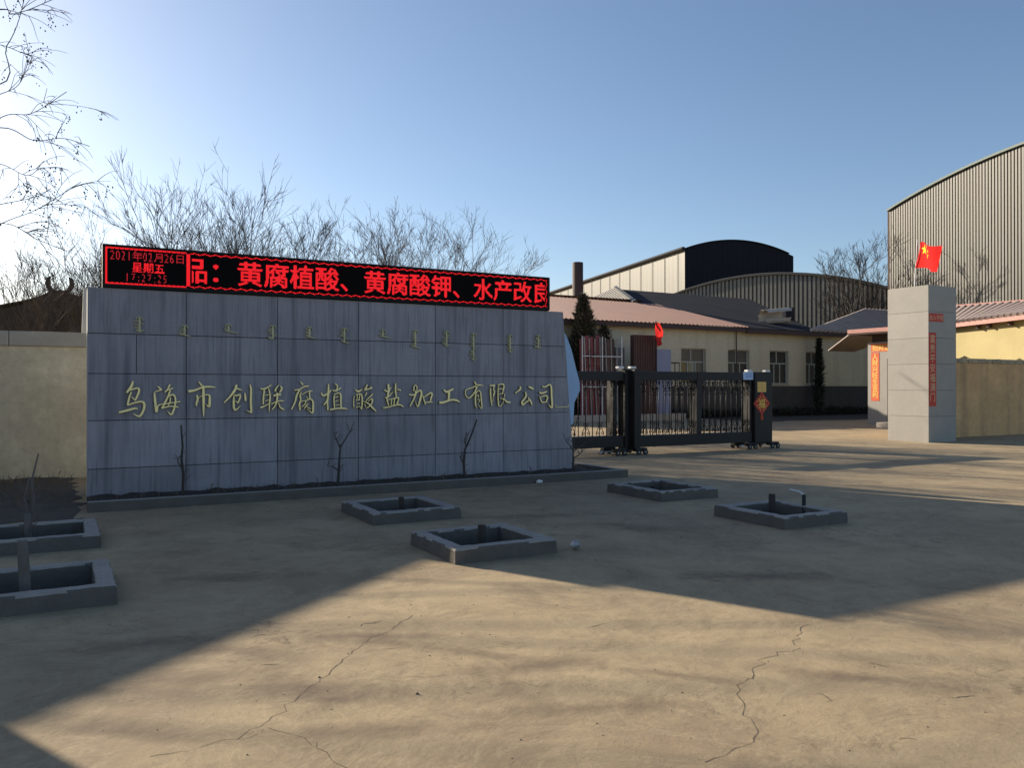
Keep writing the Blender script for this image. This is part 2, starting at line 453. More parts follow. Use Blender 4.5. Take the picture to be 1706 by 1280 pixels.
# ================================================================ TREE PITS
def tree_pit(q, label, seed):
    a, b, c, d = q
    rr = random.Random(seed)
    t = thing('tree_pit', label, 'tree pit', ((a+b)/2, (c+d)/2, 0), 'square kerbed tree pits')
    k = MB()
    h = .13
    # cast ring with a worn, chipped lip
    NS = 14
    def loop(i, z, j=0, chip=0):
        cs_ = [(a+i,c+i),(b-i,c+i),(b-i,d-i),(a+i,d-i)]
        out = []
        for q in range(4):
            p0, p1 = cs_[q], cs_[(q+1) % 4]
            for n_ in range(NS):
                t_ = n_/NS
                ch_ = chip*max(0, rr.gauss(-.6,1)) if n_ else chip*.8
                nx, ny = [(0,1),(-1,0),(0,-1),(1,0)][q]
                out.append((p0[0]+(p1[0]-p0[0])*t_+rr.gauss(0,j)+nx*ch_, p0[1]+(p1[1]-p0[1])*t_+rr.gauss(0,j)+ny*ch_, z+rr.gauss(0,j)-ch_*.8))
        return out
    loops = [loop(0,-.05), loop(.003,.05,.002), loop(.005,h-.016,.0015,.0025), loop(.014,h,.0015,.005), loop(KW*.5,h+.002,.002), loop(KW-.011,h,.0015,-.003), loop(KW,h-.015,.002), loop(KW+.003,-.42)]
    M4 = NS*4
    for L in loops: k.v.extend(L)
    for i in range(len(loops)-1):
        for s in range(M4):
            k.f.append((i*M4+s, i*M4+(s+1) % M4, (i+1)*M4+(s+1) % M4, (i+1)*M4+s))
    ko = obj('kerb', k, [M_kerb, M_kerb_shaded], t)
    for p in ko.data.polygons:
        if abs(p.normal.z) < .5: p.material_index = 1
    s = MB(); n = 9
    for i in range(n):
        for j in range(n):
            s.v.append((a+KW+.004+(b-a-2*KW-.008)*i/(n-1), c+KW+.004+(d-c-2*KW-.008)*j/(n-1), -.33+rr.uniform(-.04,.05)))
    s.f = [(i*n+j, (i+1)*n+j, (i+1)*n+j+1, i*n+j+1) for i in range(n-1) for j in range(n-1)]
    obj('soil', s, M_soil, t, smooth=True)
    lf = MB()
    for _ in range(70):
        x, y = rr.uniform(a+KW+.03,b-KW-.03), rr.uniform(c+KW+.03,d-KW-.03); r_ = rr.uniform(.008,.03); g_ = rr.uniform(0,6.28)
        cx_, cy_ = math.cos(g_)*r_, math.sin(g_)*r_; zz = -.27+rr.uniform(0,.03)
        lf.add([(x-cx_,y-cy_,zz),(x-cy_*.4,y+cx_*.4,zz+rr.uniform(0,.02)),(x+cx_,y+cy_,zz),(x+cy_*.4,y-cx_*.4,zz+.004)],[(0,1,2,3)])
    o = obj('dead_leaves', lf, M_weed, t, fix=False); o['kind'] = 'stuff'
for q, lb, sd in zip(PITS, [
        'square tree pit with a low stump, just in front of the middle of the planter',
        'square concrete tree pit whose front corner meets the edge of the sunlit ground',
        'square concrete tree pit closest to the black gate',
        'square concrete tree pit with an upright post and a leaning pipe in it',
        'square concrete tree pit holding the pale cut trunk at the left edge',
        'square concrete tree pit with the twiggy regrown shrub, by the yellow wall'], range(6)):
    tree_pit(q, lb, sd)

def stump(u, v, z0, z1, r, label, lean=(0,0), seed=0):
    rr = random.Random(seed)
    mb = MB()
    pts = [(u+lean[0]*k/4+rr.gauss(0,.004), v+lean[1]*k/4, z0+(z1-z0)*k/4) for k in range(5)]
    mb.tube(pts, [r*1.25, r*1.05, r, r*.97, r*.95], 9)
    return tag(obj('tree_stump', mb, M_bark, loc=(u, v, z0)), label, 'stump', 'stumps left in the tree pits')
stump(3.22,-2.85,-.26,.2,.035,'thin short grey stump in the tree pit below the sign wall letters',seed=1)
stump(3.16,-5.05,-.26,.2,.04,'thin short grey stump in the pit at the tip of the sunlit ground',seed=2)
stump(7.05,-2.75,-.26,.1,.035,'barely visible stump in the pit closest to the gate',seed=3)
stump(6.9,-5.1,-.26,.26,.04,'upright dark stump beside the leaning pipe',seed=4)
mb = MB()
mb.tube([(-.52,-5.18,-.26),(-.525,-5.18,.1),(-.54,-5.18,.36),(-.55,-5.18,.41)],[.042,.037,.035,.034],10)
tag(obj('tree_stump', mb, mat('grey_bark',(.16,.14,.125),.9,n1=(9,.5),bump=(25,.5)), loc=(-.52,-5.18,-.26)),'pale sawn trunk standing in the pit at the left edge','stump','stumps left in the tree pits')
mb = MB()
mb.tube([(7.02,-5.45,-.2),(7.20,-5.30,.12),(7.26,-5.25,.24)],[.022,.022,.022],8)
mb2 = MB(); mb2.tube([(7.26,-5.25,.24),(7.25,-5.20,.275),(7.17,-5.12,.30)],[.014,.012,.010],7)
t = thing('leaning_pipe','dark pipe with a pale bent end leaning out of a tree pit','pipe',(7.02,-5.45,-.2))
obj('pipe', mb, M_rubber, t); obj('bent_end', mb2, M_white, t)

# ================================================================ SIGN WALL
sign = thing('sign_wall','long grey stone sign wall with raised gold brush lettering and dark drip stains','sign wall',(3.7,.2,0))
def u_end(z): return 7.296 + (2.797-z)*(.235/2.797)
core = MB()
for z, t0, ul in ((-.05,1.1,.02),(2.782,.45,.004)):
    ue = u_end(max(z,0))-.006
    core.v += [(.0 if z > 0 else .0, .03, z), (ue, .03, z), (ue+(.02 if z>0 else .06), t0, z), (ul, t0, z)]
core.f = [(0,1,5,4),(1,2,6,5),(2,3,7,6),(3,0,4,7),(4,5,6,7),(3,2,1,0)]
obj('side_and_back', core, M_pale_render, sign)
bk = MB(); bk.v = [(.004,.022,-.05),(u_end(0)-.01,.022,-.05),(u_end(2.79)-.01,.022,2.786),(.004,.022,2.786)]; bk.f=[(0,1,2,3)]
obj('mortar_bed', bk, M_core, sign)
ZR = [-.02,.43,1.06,1.675,2.20,2.797]
UR = [0,1.2,2.43,3.635,4.9,6.12,99]
g = .004
for i in range(5):
    for j in range(6):
        z0, z1 = ZR[i]+g, ZR[i+1]-(g if i < 4 else 0)
        cells = [(UR[j], UR[j+1])]
        if i == 3 and j == 0: cells = [(0,.58),(.58,1.2)]
        for (ua, ub) in cells:
            a = ua+(g if ua else 0)
            b0 = min(ub-g, u_end(max(z0,0))); b1 = min(ub-g, u_end(z1))
            pr = random.uniform(-.0035,.0035)
            c = .003
            p = MB()
            p.v = [(a,.02,z0),(b0,.02,z0),(b1,.02,z1),(a,.02,z1),
                   (a,pr+c,z0),(b0,pr+c,z0),(b1,pr+c,z1),(a,pr+c,z1),
                   (a+c,pr,z0+c),(b0-c,pr,z0+c),(b1-c,pr,z1-c),(a+c,pr,z1-c)]
            p.f = [(8,9,10,11)] + [(k,(k+1)%4,4+(k+1)%4,4+k) for k in range(4)] + [(4+k,4+(k+1)%4,8+(k+1)%4,8+k) for k in range(4)]
            obj('stone_panel', p, M_granite, sign)

# ---- brush lettering: each stroke is (along the wall mm, height mm, width mm)
BRUSH = [
 [[(536,1577,18),(517,1510,33),(463,1426,27)],[(501,1458,18),(584,1485,21),(610,1457,27),(590,1384,27),(562,1321,21)],[(514,1433,18),(489,1349,24),(473,1262,24)],[(473,1259,18),(565,1293,21),(648,1303,27),(674,1264,30),(664,1193,30),(616,1113,27),(533,1146,7)],[(520,1370,13),(565,1321,18)],[(372,1166,27),(470,1192,30),(565,1216,24),(594,1201,9)]],
 [[(839,1507,15),(882,1464,27)],[(797,1432,12),(856,1453,15),(895,1457,7)],[(797,1418,21),(807,1305,30),(820,1163,27)],[(830,1163,18),(843,1248,20),(908,1275,9)],[(988,1532,24),(961,1467,21),(925,1428,15)],[(928,1443,17),(1027,1485,18)],[(994,1453,21),(954,1346,24),(889,1211,27)],[(961,1368,17),(1027,1396,21),(1057,1345,24),(1051,1245,24),(1011,1131,24),(958,1171,7)],[(994,1360,17),(991,1303,17),(968,1253,13)],[(921,1268,13),(1021,1288,15),(1117,1302,18)],[(889,1215,18),(988,1239,17),(1094,1227,18)]],
 [[(1360,1570,17),(1398,1515,24)],[(1229,1440,38),(1311,1457,29),(1404,1494,24),(1503,1503,24),(1575,1491,10)],[(1333,1387,24),(1343,1335,29),(1327,1265,24),(1333,1233,10)],[(1354,1352,11),(1404,1381,11),(1470,1392,17),(1498,1375,27),(1498,1299,33),(1492,1229,27),(1448,1264,6)],[(1415,1515,29),(1418,1358,35),(1418,1212,29),(1420,1090,10)]],
 [[(1854,1527,29),(1842,1474,33),(1785,1385,29),(1689,1279,15)],[(1854,1479,24),(1928,1456,12)],[(1825,1391,14),(1859,1379,22),(1899,1393,22),(1905,1355,24),(1876,1278,19)],[(1842,1302,11),(1876,1272,15)],[(1819,1379,16),(1817,1296,29),(1822,1201,27),(1848,1183,24),(1911,1236,7)],[(1968,1414,16),(1974,1360,29),(1977,1301,21)],[(2038,1533,19),(2052,1461,27),(2049,1294,30),(2058,1141,27)],[(2061,1138,24),(1986,1169,6)]],
 [[(2184,1476,15),(2237,1473,24),(2337,1527,14)],[(2237,1455,22),(2225,1353,24),(2222,1250,17)],[(2296,1479,15),(2317,1376,22),(2308,1255,22),(2305,1147,12)],[(2248,1377,10),(2302,1391,12)],[(2248,1298,9),(2296,1316,13)],[(2184,1206,27),(2237,1226,19),(2302,1265,10)],[(2439,1528,11),(2397,1473,24),(2391,1437,27)],[(2457,1515,12),(2481,1479,27),(2451,1418,18)],[(2367,1376,27),(2421,1388,30),(2469,1394,21)],[(2415,1412,27),(2415,1339,24),(2397,1248,22),(2343,1176,15)],[(2331,1255,17),(2427,1297,17),(2511,1299,15)],[(2433,1278,11),(2457,1211,19),(2511,1174,26)]],
 [[(2751,1577,11),(2788,1534,27)],[(2665,1454,17),(2739,1466,19),(2800,1503,19),(2875,1516,20)],[(2739,1460,24),(2696,1374,27),(2671,1276,24),(2619,1173,16)],[(2763,1429,12),(2745,1374,22),(2757,1325,24)],[(2769,1386,12),(2844,1429,15),(2924,1441,14)],[(2881,1448,21),(2884,1373,20),(2887,1324,20)],[(2840,1355,12),(2856,1330,15)],[(2757,1319,19),(2736,1251,26),(2745,1159,20)],[(2757,1288,12),(2837,1306,15),(2893,1324,21),(2931,1286,27),(2934,1193,30),(2924,1119,21),(2844,1182,7)],[(2831,1300,15),(2813,1250,16),(2763,1208,10)],[(2800,1183,15),(2837,1232,19),(2862,1262,10)],[(2837,1207,10),(2899,1181,13)]],
 [[(3056,1410,21),(3094,1372,27),(3164,1410,24),(3208,1453,17)],[(3167,1541,21),(3164,1410,30),(3151,1284,27),(3157,1153,21)],[(3157,1347,16),(3126,1272,22),(3094,1235,21)],[(3228,1447,17),(3279,1447,21),(3356,1488,17)],[(3260,1547,12),(3298,1516,21),(3285,1434,17)],[(3260,1403,15),(3247,1315,21),(3256,1189,19)],[(3260,1397,12),(3324,1409,19),(3350,1377,26),(3350,1283,26),(3356,1188,23)],[(3266,1346,12),(3311,1359,14)],[(3266,1283,12),(3311,1302,14)],[(3272,1227,12),(3330,1236,14)],[(3189,1165,27),(3305,1182,22),(3401,1181,24),(3453,1168,11)]],
 [[(3572,1458,15),(3625,1433,30),(3684,1464,14)],[(3556,1369,12),(3549,1274,15),(3556,1185,11)],[(3585,1382,12),(3658,1394,19),(3681,1343,24),(3681,1234,24),(3671,1158,15)],[(3605,1388,13),(3602,1318,14)],[(3645,1382,15),(3631,1299,14)],[(3585,1299,12),(3645,1311,13)],[(3592,1248,12),(3645,1254,13)],[(3585,1191,15),(3645,1209,12)],[(3671,1158,15),(3638,1216,7)],[(3758,1535,22),(3738,1484,24),(3718,1458,19),(3838,1484,23)],[(3804,1509,11),(3838,1477,21)],[(3751,1413,19),(3718,1362,12)],[(3844,1393,21),(3804,1355,19),(3738,1291,14)],[(3811,1317,19),(3838,1313,24),(3831,1259,23),(3784,1201,17),(3738,1183,9)],[(3698,1285,10),(3778,1246,21),(3838,1188,27),(3898,1129,15)],[(3811,1310,12),(3771,1285,12)],[(3711,1247,12),(3731,1195,10)]],
 [[(4037,1457,21),(4095,1431,26),(4143,1496,12)],[(4099,1542,30),(4106,1438,33),(4088,1360,26)],[(4054,1334,22),(4102,1353,21),(4178,1431,9)],[(4216,1555,21),(4216,1438,27),(4226,1333,17)],[(4247,1464,17),(4302,1447,19)],[(4068,1334,15),(4082,1282,21),(4102,1217,17)],[(4088,1302,13),(4178,1320,15),(4261,1333,21),(4247,1261,23),(4233,1216,19)],[(4150,1308,19),(4143,1223,17)],[(4198,1320,17),(4185,1223,19)],[(4013,1179,19),(4116,1197,19),(4219,1222,19),(4288,1222,24),(4344,1191,16)]],
 [[(4442,1381,21),(4519,1377,26),(4590,1430,24),(4633,1443,27),(4647,1390,32),(4619,1278,33),(4583,1192,17),(4541,1278,7)],[(4519,1437,19),(4523,1503,19),(4548,1529,17),(4572,1496,17),(4569,1450,21)],[(4555,1443,26),(4533,1344,26),(4456,1200,20)],[(4669,1364,17),(4690,1297,21),(4712,1224,22)],[(4690,1343,15),(4791,1403,27),(4827,1389,27),(4805,1316,28),(4798,1263,16)],[(4704,1257,17),(4776,1263,21),(4834,1262,14)]],
 [[(5031,1456,23),(5083,1422,35),(5194,1469,29)],[(5120,1422,40),(5120,1354,34),(5112,1287,35)],[(4958,1255,41),(5016,1254,36),(5157,1293,28),(5246,1286,35),(5313,1258,14)]],
 [[(5571,1589,13),(5609,1524,31),(5596,1443,26),(5533,1364,24),(5476,1324,19),(5431,1341,15),(5409,1398,15),(5425,1455,17),(5526,1489,18),(5641,1529,22),(5737,1524,11)],[(5603,1421,24),(5590,1323,24),(5593,1220,24),(5615,1151,8)],[(5603,1409,14),(5654,1443,17),(5686,1392,22),(5699,1265,22),(5705,1150,19),(5635,1214,6)],[(5615,1352,11),(5647,1363,16),(5641,1323,13)],[(5628,1294,12),(5667,1288,15),(5647,1248,12)]],
 [[(5867,1478,22),(5870,1350,24),(5890,1188,16)],[(5854,1524,19),(5900,1524,24),(5939,1530,24),(5919,1466,19),(5939,1425,24),(5926,1356,16)],[(5919,1391,11),(5906,1246,9)],[(5998,1536,14),(6090,1547,22),(6117,1507,24),(6097,1437,21),(6090,1372,10)],[(6011,1524,11),(6004,1408,19),(6004,1292,22),(6018,1198,20),(6051,1186,13),(6110,1256,11)],[(6018,1466,13),(6090,1472,14)],[(6018,1379,11),(6084,1396,14)],[(6130,1384,16),(6117,1332,14),(6097,1268,11)],[(6044,1315,11),(6117,1291,19),(6176,1249,32),(6237,1249,16)]],
 [[(6421,1510,23),(6430,1468,29),(6332,1397,16)],[(6593,1503,29),(6643,1482,35),(6692,1467,16)],[(6528,1418,19),(6536,1340,29),(6462,1248,35),(6479,1205,29),(6528,1240,23),(6601,1275,19)],[(6577,1318,19),(6626,1261,29),(6651,1196,22)]],
 [[(6859,1510,19),(6918,1503,23),(7002,1539,23),(7036,1496,29),(7045,1344,33),(7053,1149,32),(6977,1200,7)],[(6800,1410,23),(6851,1395,29),(6952,1424,18)],[(6809,1338,17),(6830,1273,23),(6859,1230,22)],[(6826,1331,16),(6926,1352,23),(6960,1323,27),(6935,1258,22)],[(6859,1237,22),(6952,1251,16)]],
]
def spline(st, n=7):
    P = [Vector((p[0], p[1], p[2])) for p in st]
    if len(P) == 2: return [P[0].lerp(P[1], k/4) for k in range(5)]
    out = []
    for i in range(len(P)-1):
        p0 = P[i-1] if i else P[i]*2-P[i+1]
        p1, p2 = P[i], P[i+1]
        p3 = P[i+2] if i+2 < len(P) else P[i+1]*2-P[i]
        for k in range(n):
            t = k/n
            out.append(.5*((2*p1)+(p2-p0)*t+(2*p0-5*p1+4*p2-p3)*t*t+(3*p1-p0-3*p2+p3)*t**3))
    out.append(P[-1])
    return out
def stroke(mbf, mbs, st, depth, back):
    S = spline(st)
    S = [Vector((p.x/1000, p.y/1000, max(p.z, 5)/1850)) for p in S]
    Lp, Rp = [], []
    n = len(S)
    for i, p in enumerate(S):
        q = S[min(i+1,n-1)]; o = S[max(i-1,0)]
        t = Vector((q.x-o.x, q.y-o.y)); t = t.normalized() if t.length > 1e-9 else Vector((1,0))
        w = p.z
        Lp.append((p.x-t.y*w, p.y+t.x*w)); Rp.append((p.x+t.y*w, p.y-t.x*w))
    # rounded brush ends
    t = Vector((S[1].x-S[0].x, S[1].y-S[0].y)).normalized(); c0 = (S[0].x-t.x*S[0].z*.7, S[0].y-t.y*S[0].z*.7)
    t = Vector((S[-1].x-S[-2].x, S[-1].y-S[-2].y)).normalized(); c1 = (S[-1].x+t.x*S[-1].z*.7, S[-1].y+t.y*S[-1].z*.7)
    base = len(mbf.v)
    ins = .80
    def inset(i, q):
        return (S[i].x+(q[0]-S[i].x)*ins, S[i].y+(q[1]-S[i].y)*ins)
    fl = [inset(i, Lp[i]) for i in range(n)]; fr = [inset(i, Rp[i]) for i in range(n)]
    for i in range(n):
        mbf.v.append((fl[i][0], -depth-.006, fl[i][1])); mbf.v.append((fr[i][0], -depth-.006, fr[i][1]))
    for i in range(n-1): mbf.f.append((base+2*i, base+2*i+1, base+2*i+3, base+2*i+2))
    # chamfer and sides
    out = [c0]+Lp+[c1]+Rp[::-1]
    inn = [fl[0] if False else ((fl[0][0]+fr[0][0])/2, (fl[0][1]+fr[0][1])/2)]+fl+[((fl[-1][0]+fr[-1][0])/2, (fl[-1][1]+fr[-1][1])/2)]+fr[::-1]
    b = len(mbf.v); m = len(out)
    for q in inn: mbf.v.append((q[0], -depth-.006, q[1]))
    for q in out: mbf.v.append((q[0], -depth, q[1]))
    for k in range(m): mbf.f.append((b+k, b+(k+1)%m, b+m+(k+1)%m, b+m+k))
    b = len(mbs.v)
    for q in out: mbs.v.append((q[0], -depth, q[1]))
    for q in out: mbs.v.append((q[0], back, q[1]))
    for k in range(m): mbs.f.append((b+k, b+(k+1)%m, b+m+(k+1)%m, b+m+k))
for chr_ in BRUSH:
    f, s = MB(), MB()
    for k, st in enumerate(chr_): stroke(f, s, st, .03+.0013*k, -.006)
    o = obj('character', f, M_gold, sign)
    obj('edge', s, M_gold_dark, o)
# ---- vertical script words above the lettering
WORDS = [(.615,2.33,.19,0),(1.175,2.27,.13,1),(1.748,2.32,.09,2),(2.359,2.28,.20,-1),(2.887,2.30,.15,1),(3.411,2.27,.22,1),
         (4.015,2.32,.10,2),(4.548,2.25,.28,1),(5.083,2.27,.25,0),(5.563,2.15,.46,0),(6.242,2.22,.30,0),(6.789,2.27,.21,0)]
for wi, (u, zc, h, tail) in enumerate(WORDS):
    rr = random.Random(40+wi)
    f, s = MB(), MB()
    h *= .88; zt = zc+h/2; zb = zc-h/2
    k = [0]
    def put(st):
        stroke(f, s, [(int(a*1000), int(b*1000), w) for a, b, w in st], .018+.0008*k[0], -.006); k[0] += 1
    put([(u, zt, 26), (u+.002, zc, 30), (u, zb, 24)])
    put([(u-.045, zt-.02, 9), (u-.02, zt+.015, 12), (u+.03, zt+.005, 12), (u+.045, zt-.03, 9)])
    z = zt-.035
    while z > zb+.015:
        r = rr.random()
        L = rr.uniform(.045,.07)
        if r < .6: put([(u-.005, z, 11), (u-L, z+rr.uniform(-.008,.012), 10)])
        elif r < .82:
            put([(u-.01, z, 10), (u-L, z, 9), (u-L*.9, z-.022, 9), (u-.01, z-.024, 9)]); z -= .018
        else: put([(u+.01, z, 11), (u+.05, z+rr.choice([-.02,.022]), 10)])
        z -= rr.uniform(.022,.03)
    if tail > 0: put([(u-.05, zb+.012, 12), (u, zb-.002, 16), (u+.05*tail+.03, zb-.022, 12)])
    elif tail < 0: put([(u, zb, 16), (u-.05, zb+.008, 14), (u-.075, zb+.028, 9)])
    else: put([(u-.04, zb+.01, 12), (u, zb-.006, 16), (u+.05, zb+.012, 11)])
    o = obj('script_word', f, M_gold_dull, sign)
    obj('edge', s, M_gold_dark, o)
mb = MB(); mb.tube([(7.13,-.012,1.205),(7.14,-.012,1.148),(7.27,-.012,1.152),(7.40,-.012,1.158),(7.412,-.012,1.195)], .007, 6)
obj('loose_trim', mb, M_gold, sign)

# ---- pale blue sheet behind the right end
mb = MB()
out = [(7.50,.9),(7.50,2.62),(7.62,2.60),(7.70,2.48),(7.80,2.25),(7.90,1.90),(7.975,1.66),(7.98,1.52),(7.93,1.42),(7.86,1.30),(7.84,1.0),(7.83,.9)]
mb.prism([(a, b-.08) for a, b in out][::-1], 'y', .50, .53)
tag(obj('blue_sheet', mb, M_bluesheet, loc=(7.6,.5,.82)), 'pale blue curved plastic sheet sticking out behind the right end of the sign wall', 'sheet')

# ================================================================ LED BOARD
led = thing('led_board','long black display board with red dot matrix writing on top of the sign wall','display board',(3.6,.05,2.80))
LU0, LP, LZ0, LROWS, LCOLS = .205, .01154, 2.853, 42, 585
h = MB()
h.cbox(.172,7.0,-.02,.15,2.80,3.375,.006)
obj('housing', h, M_led_case, led)
fr = MB()
fr.box(.172,7.0,-.045,-.021,2.812,LZ0-.004); fr.box(.172,7.0,-.045,-.021,LZ0+LROWS*LP+.004,3.368)
fr.box(.172,LU0-.004,-.0445,-.0215,LZ0-.003,LZ0+LROWS*LP+.003); fr.box(LU0+LCOLS*LP+.004,7.0,-.0445,-.0215,LZ0-.003,LZ0+LROWS*LP+.003)
obj('bezel', fr, M_led_case, led)
fc = MB(); fc.box(LU0-.003,LU0+LCOLS*LP+.003,-.026,-.0205,LZ0-.003,LZ0+LROWS*LP+.003)
obj('dot_panel', fc, M_led_face, led)

GL = {}
def glyph(ch, bold=0.0):
    """filled outline of one character in Blender's own built-in font"""
    if (ch, bold) in GL: return GL[ch, bold]
    c = bpy.data.curves.new('glyph', 'FONT'); c.body = ch; c.offset = bold; c.resolution_u = 3
    o = bpy.data.objects.new('glyph', c); COL.objects.link(o)
    dg = bpy.context.evaluated_depsgraph_get()
    me = bpy.data.meshes.new_from_object(o.evaluated_get(dg))
    vs = [tuple(v.co) for v in me.vertices]; fs = [tuple(p.vertices) for p in me.polygons]
    bpy.data.objects.remove(o); bpy.data.curves.remove(c); bpy.data.meshes.remove(me)
    GL[ch, bold] = (vs, fs)
    return vs, fs
def led_text(ch, u, z, w, h, bold, m, box=None, umin=-9, umax=99, keep=1.0, seed=0):
    """light the dots of the matrix that one character covers; (u,z) = lower left of its cell"""
    vs, fs = glyph(ch, 0.0)
    bvh = BVHTree.FromPolygons([Vector((p[0], p[1], 0)) for p in vs], fs)
    gx0, gx1, gy0, gy1 = box or (0, 1.0, -.12, .88)
    mb = MB(); rr = random.Random(seed)
    c0 = int((u-LU0)/LP); c1 = int((u+w-LU0)/LP)+1
    r0 = int((z-LZ0)/LP); r1 = int((z+h-LZ0)/LP)+1
    q = LP*.43
    for c in range(max(c0,0), min(c1, LCOLS)):
        uc = LU0+(c+.5)*LP
        if uc < umin or uc > umax: continue
        for r in range(max(r0,0), min(r1, LROWS)):
            zc = LZ0+(r+.5)*LP
            x = gx0+(uc-u)/w*(gx1-gx0); y = gy0+(zc-z)/h*(gy1-gy0)
            if not any(bvh.ray_cast(Vector((x+bold*ox, y+bold*oy, 1)), Vector((0, 0, -1)))[0] is not None for ox, oy in ((0,0),(1,0),(-1,0),(0,.7),(0,-.7))): continue
            if rr.random() > keep: continue
            mb.add([(uc-q,-.0285,zc-q),(uc+q,-.0285,zc-q),(uc+q,-.0285,zc+q),(uc-q,-.0285,zc+q)], [(0,1,2,3)])
    if mb.v: obj('led_character', mb, m, led, fix=False)
TXT = '品：黄腐植酸、黄腐酸钾、水产改良'
for k, ch in enumerate(TXT):
    uc = 2.04+(k-2)*.3693
    led_text(ch, uc-.185, LZ0+.06, .37, .37, .020, M_led, umin=1.262, umax=LU0+(LCOLS-4)*LP)
u = .262
for ch in '2021年02月26日':
    hz = ord(ch) > 255
    w = .132 if hz else .063
    led_text(ch, u, LZ0+.318, w, .135, .006 if hz else .004, M_led_dim, box=None if hz else (0,.62,-.02,.76))
    u += w+.002
u = .52
for ch in '星期五':
    led_text(ch, u, LZ0+.165, .135, .14, .02, M_led); u += .136
u = .44
for ch in '17:27:25':
    w = .035 if ch == ':' else .062
    led_text(ch, u, LZ0+.045, w, .115, .0, M_led_dim, box=(0,.3 if ch == ':' else .62,-.02,.76), keep=.9, seed=ord(ch)); u += w+.012
mb = MB()
def dot(c, r):
    q = LP*.43; uc = LU0+(c+.5)*LP; zc = LZ0+(r+.5)*LP
    mb.add([(uc-q,-.0285,zc-q),(uc+q,-.0285,zc-q),(uc+q,-.0285,zc+q),(uc-q,-.0285,zc+q)], [(0,1,2,3)])
D0, D1 = 86, 89                                     # divider columns
for c in range(0, D0):
    for r in (0, 1, 40, 41):
        if c % 5 != 4 or r in (0, 41): dot(c, r)
for r in range(2, 40):
    for c in (0, 1): dot(c, r)
    for c in range(D0, D1+1):
        dot(c, r)
for c in range(D1+1, LCOLS):
    for e in (0, 1):
        ph = (c // 3) % 4
        r = (1, 2, 1, 0)[ph]
        dot(c, r if e == 0 else 41-r)
        if c % 3 == 0: dot(c, 1 if e == 0 else 40)
for r in range(3, 39):
    ph = (r // 3) % 4
    dot(LCOLS-1-(1,2,1,0)[ph], r)
o = obj('dotted_border', mb, M_led, led, fix=False); o['kind'] = 'stuff'

# ================================================================ PLANTER IN FRONT OF THE SIGN
pl = thing('planter','long low concrete kerb planter running along the foot of the sign wall','planter',(4,-.5,0))
k = MB()
k.cbox(-.02,7.96,-.97,-.85,-.06,.125,.012)
k.cbox(7.84,7.955,-.847,1.6,-.06,.123,.012)
ko = obj('kerb', k, [M_kerb, M_kerb_shaded], pl)
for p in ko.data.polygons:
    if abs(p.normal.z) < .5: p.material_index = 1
s = MB(); rr = random.Random(3); nu, nv = 60, 10
for i in range(nu):
    for j in range(nv):
        s.v.append((-.01+7.84*i/(nu-1), -.848+.83*j/(nv-1), .055+rr.uniform(-.02,.025)+.03*(j/(nv-1))))
s.f = [(i*nv+j,(i+1)*nv+j,(i+1)*nv+j+1,i*nv+j+1) for i in range(nu-1) for j in range(nv-1)]
b = len(s.v)
s.v += [(7.55,-.01,.085),(7.84,-.01,.085),(7.84,1.6,.085),(7.62,1.6,.085)]; s.f.append((b,b+1,b+2,b+3))
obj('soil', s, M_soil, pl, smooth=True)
w = MB()
for _ in range(900):
    u = rr.uniform(0,7.8); v = -.82+.78*rr.random()**.7; hh = rr.uniform(.02,.07)*(2.2 if rr.random()<.06 else 1)
    a = rr.uniform(0,6.28); dx, dy = math.cos(a), math.sin(a); l = rr.uniform(.1,.8)*hh
    w.add([(u-dy*.0018,v+dx*.0018,.06),(u+dy*.0018,v-dx*.0018,.06),(u+dx*l*.4,v+dy*l*.4,.06+hh*.7),(u+dx*l,v+dy*l,.06+hh)],[(0,1,2),(0,2,3)])
tag(obj('dry_grass', w, M_weed, fix=False),'sparse dry grass and weeds growing in the planter soil','dry grass',kind='stuff')
# ================================================================ SAPLINGS
def sapling(limbs, label, r=.021):
    b = limbs[0][0]
    t = thing('bare_sapling', label, 'sapling', b, 'saplings in the planter')
    tr = MB(); tr.tube(limbs[0], [r*(1-.5*i/(len(limbs[0])-1)) for i in range(len(limbs[0]))], 6)
    obj('trunk', tr, M_bark, t, loc=b)
    cr = MB()
    for L in limbs[1:]:
        cr.tube(L, [r*.6*(1-.7*i/(len(L)-1)) for i in range(len(L))], 5)
    rr = random.Random(len(label))
    for L in limbs:
        for _ in range(4):
            i = rr.randrange(len(L)-1); p = Vector(L[i]).lerp(Vector(L[i+1]), rr.random())
            d = Vector((rr.uniform(-1,1), rr.uniform(-.7,.7), rr.uniform(.3,1))).normalized()*rr.uniform(.06,.16)
            cr.tube([p, p+d*.6+Vector((0,0,.01)), p+d], [r*.28, r*.2, r*.12], 4)
    obj('crown', cr, M_twig, t, loc=b)
sapling([[(1.10,-.45,.05),(1.11,-.45,.35),(1.085,-.45,.55),(1.10,-.45,.72),(1.08,-.45,1.0)],[(1.10,-.45,.42),(1.04,-.47,.52),(1.05,-.48,.58)]],'thin single-stemmed bare sapling in the planter under the leftmost big letters')
sapling([[(3.18,-.45,.05),(3.20,-.45,.4),(3.217,-.45,.64)],[(3.217,-.45,.62),(3.16,-.46,.74),(3.11,-.46,.87)],[(3.217,-.45,.63),(3.31,-.44,.77),(3.37,-.44,.86),(3.43,-.43,1.0)],[(3.19,-.45,.3),(3.10,-.46,.36),(3.02,-.46,.38)]],'y-forked bare sapling in the planter below the middle of the sign')
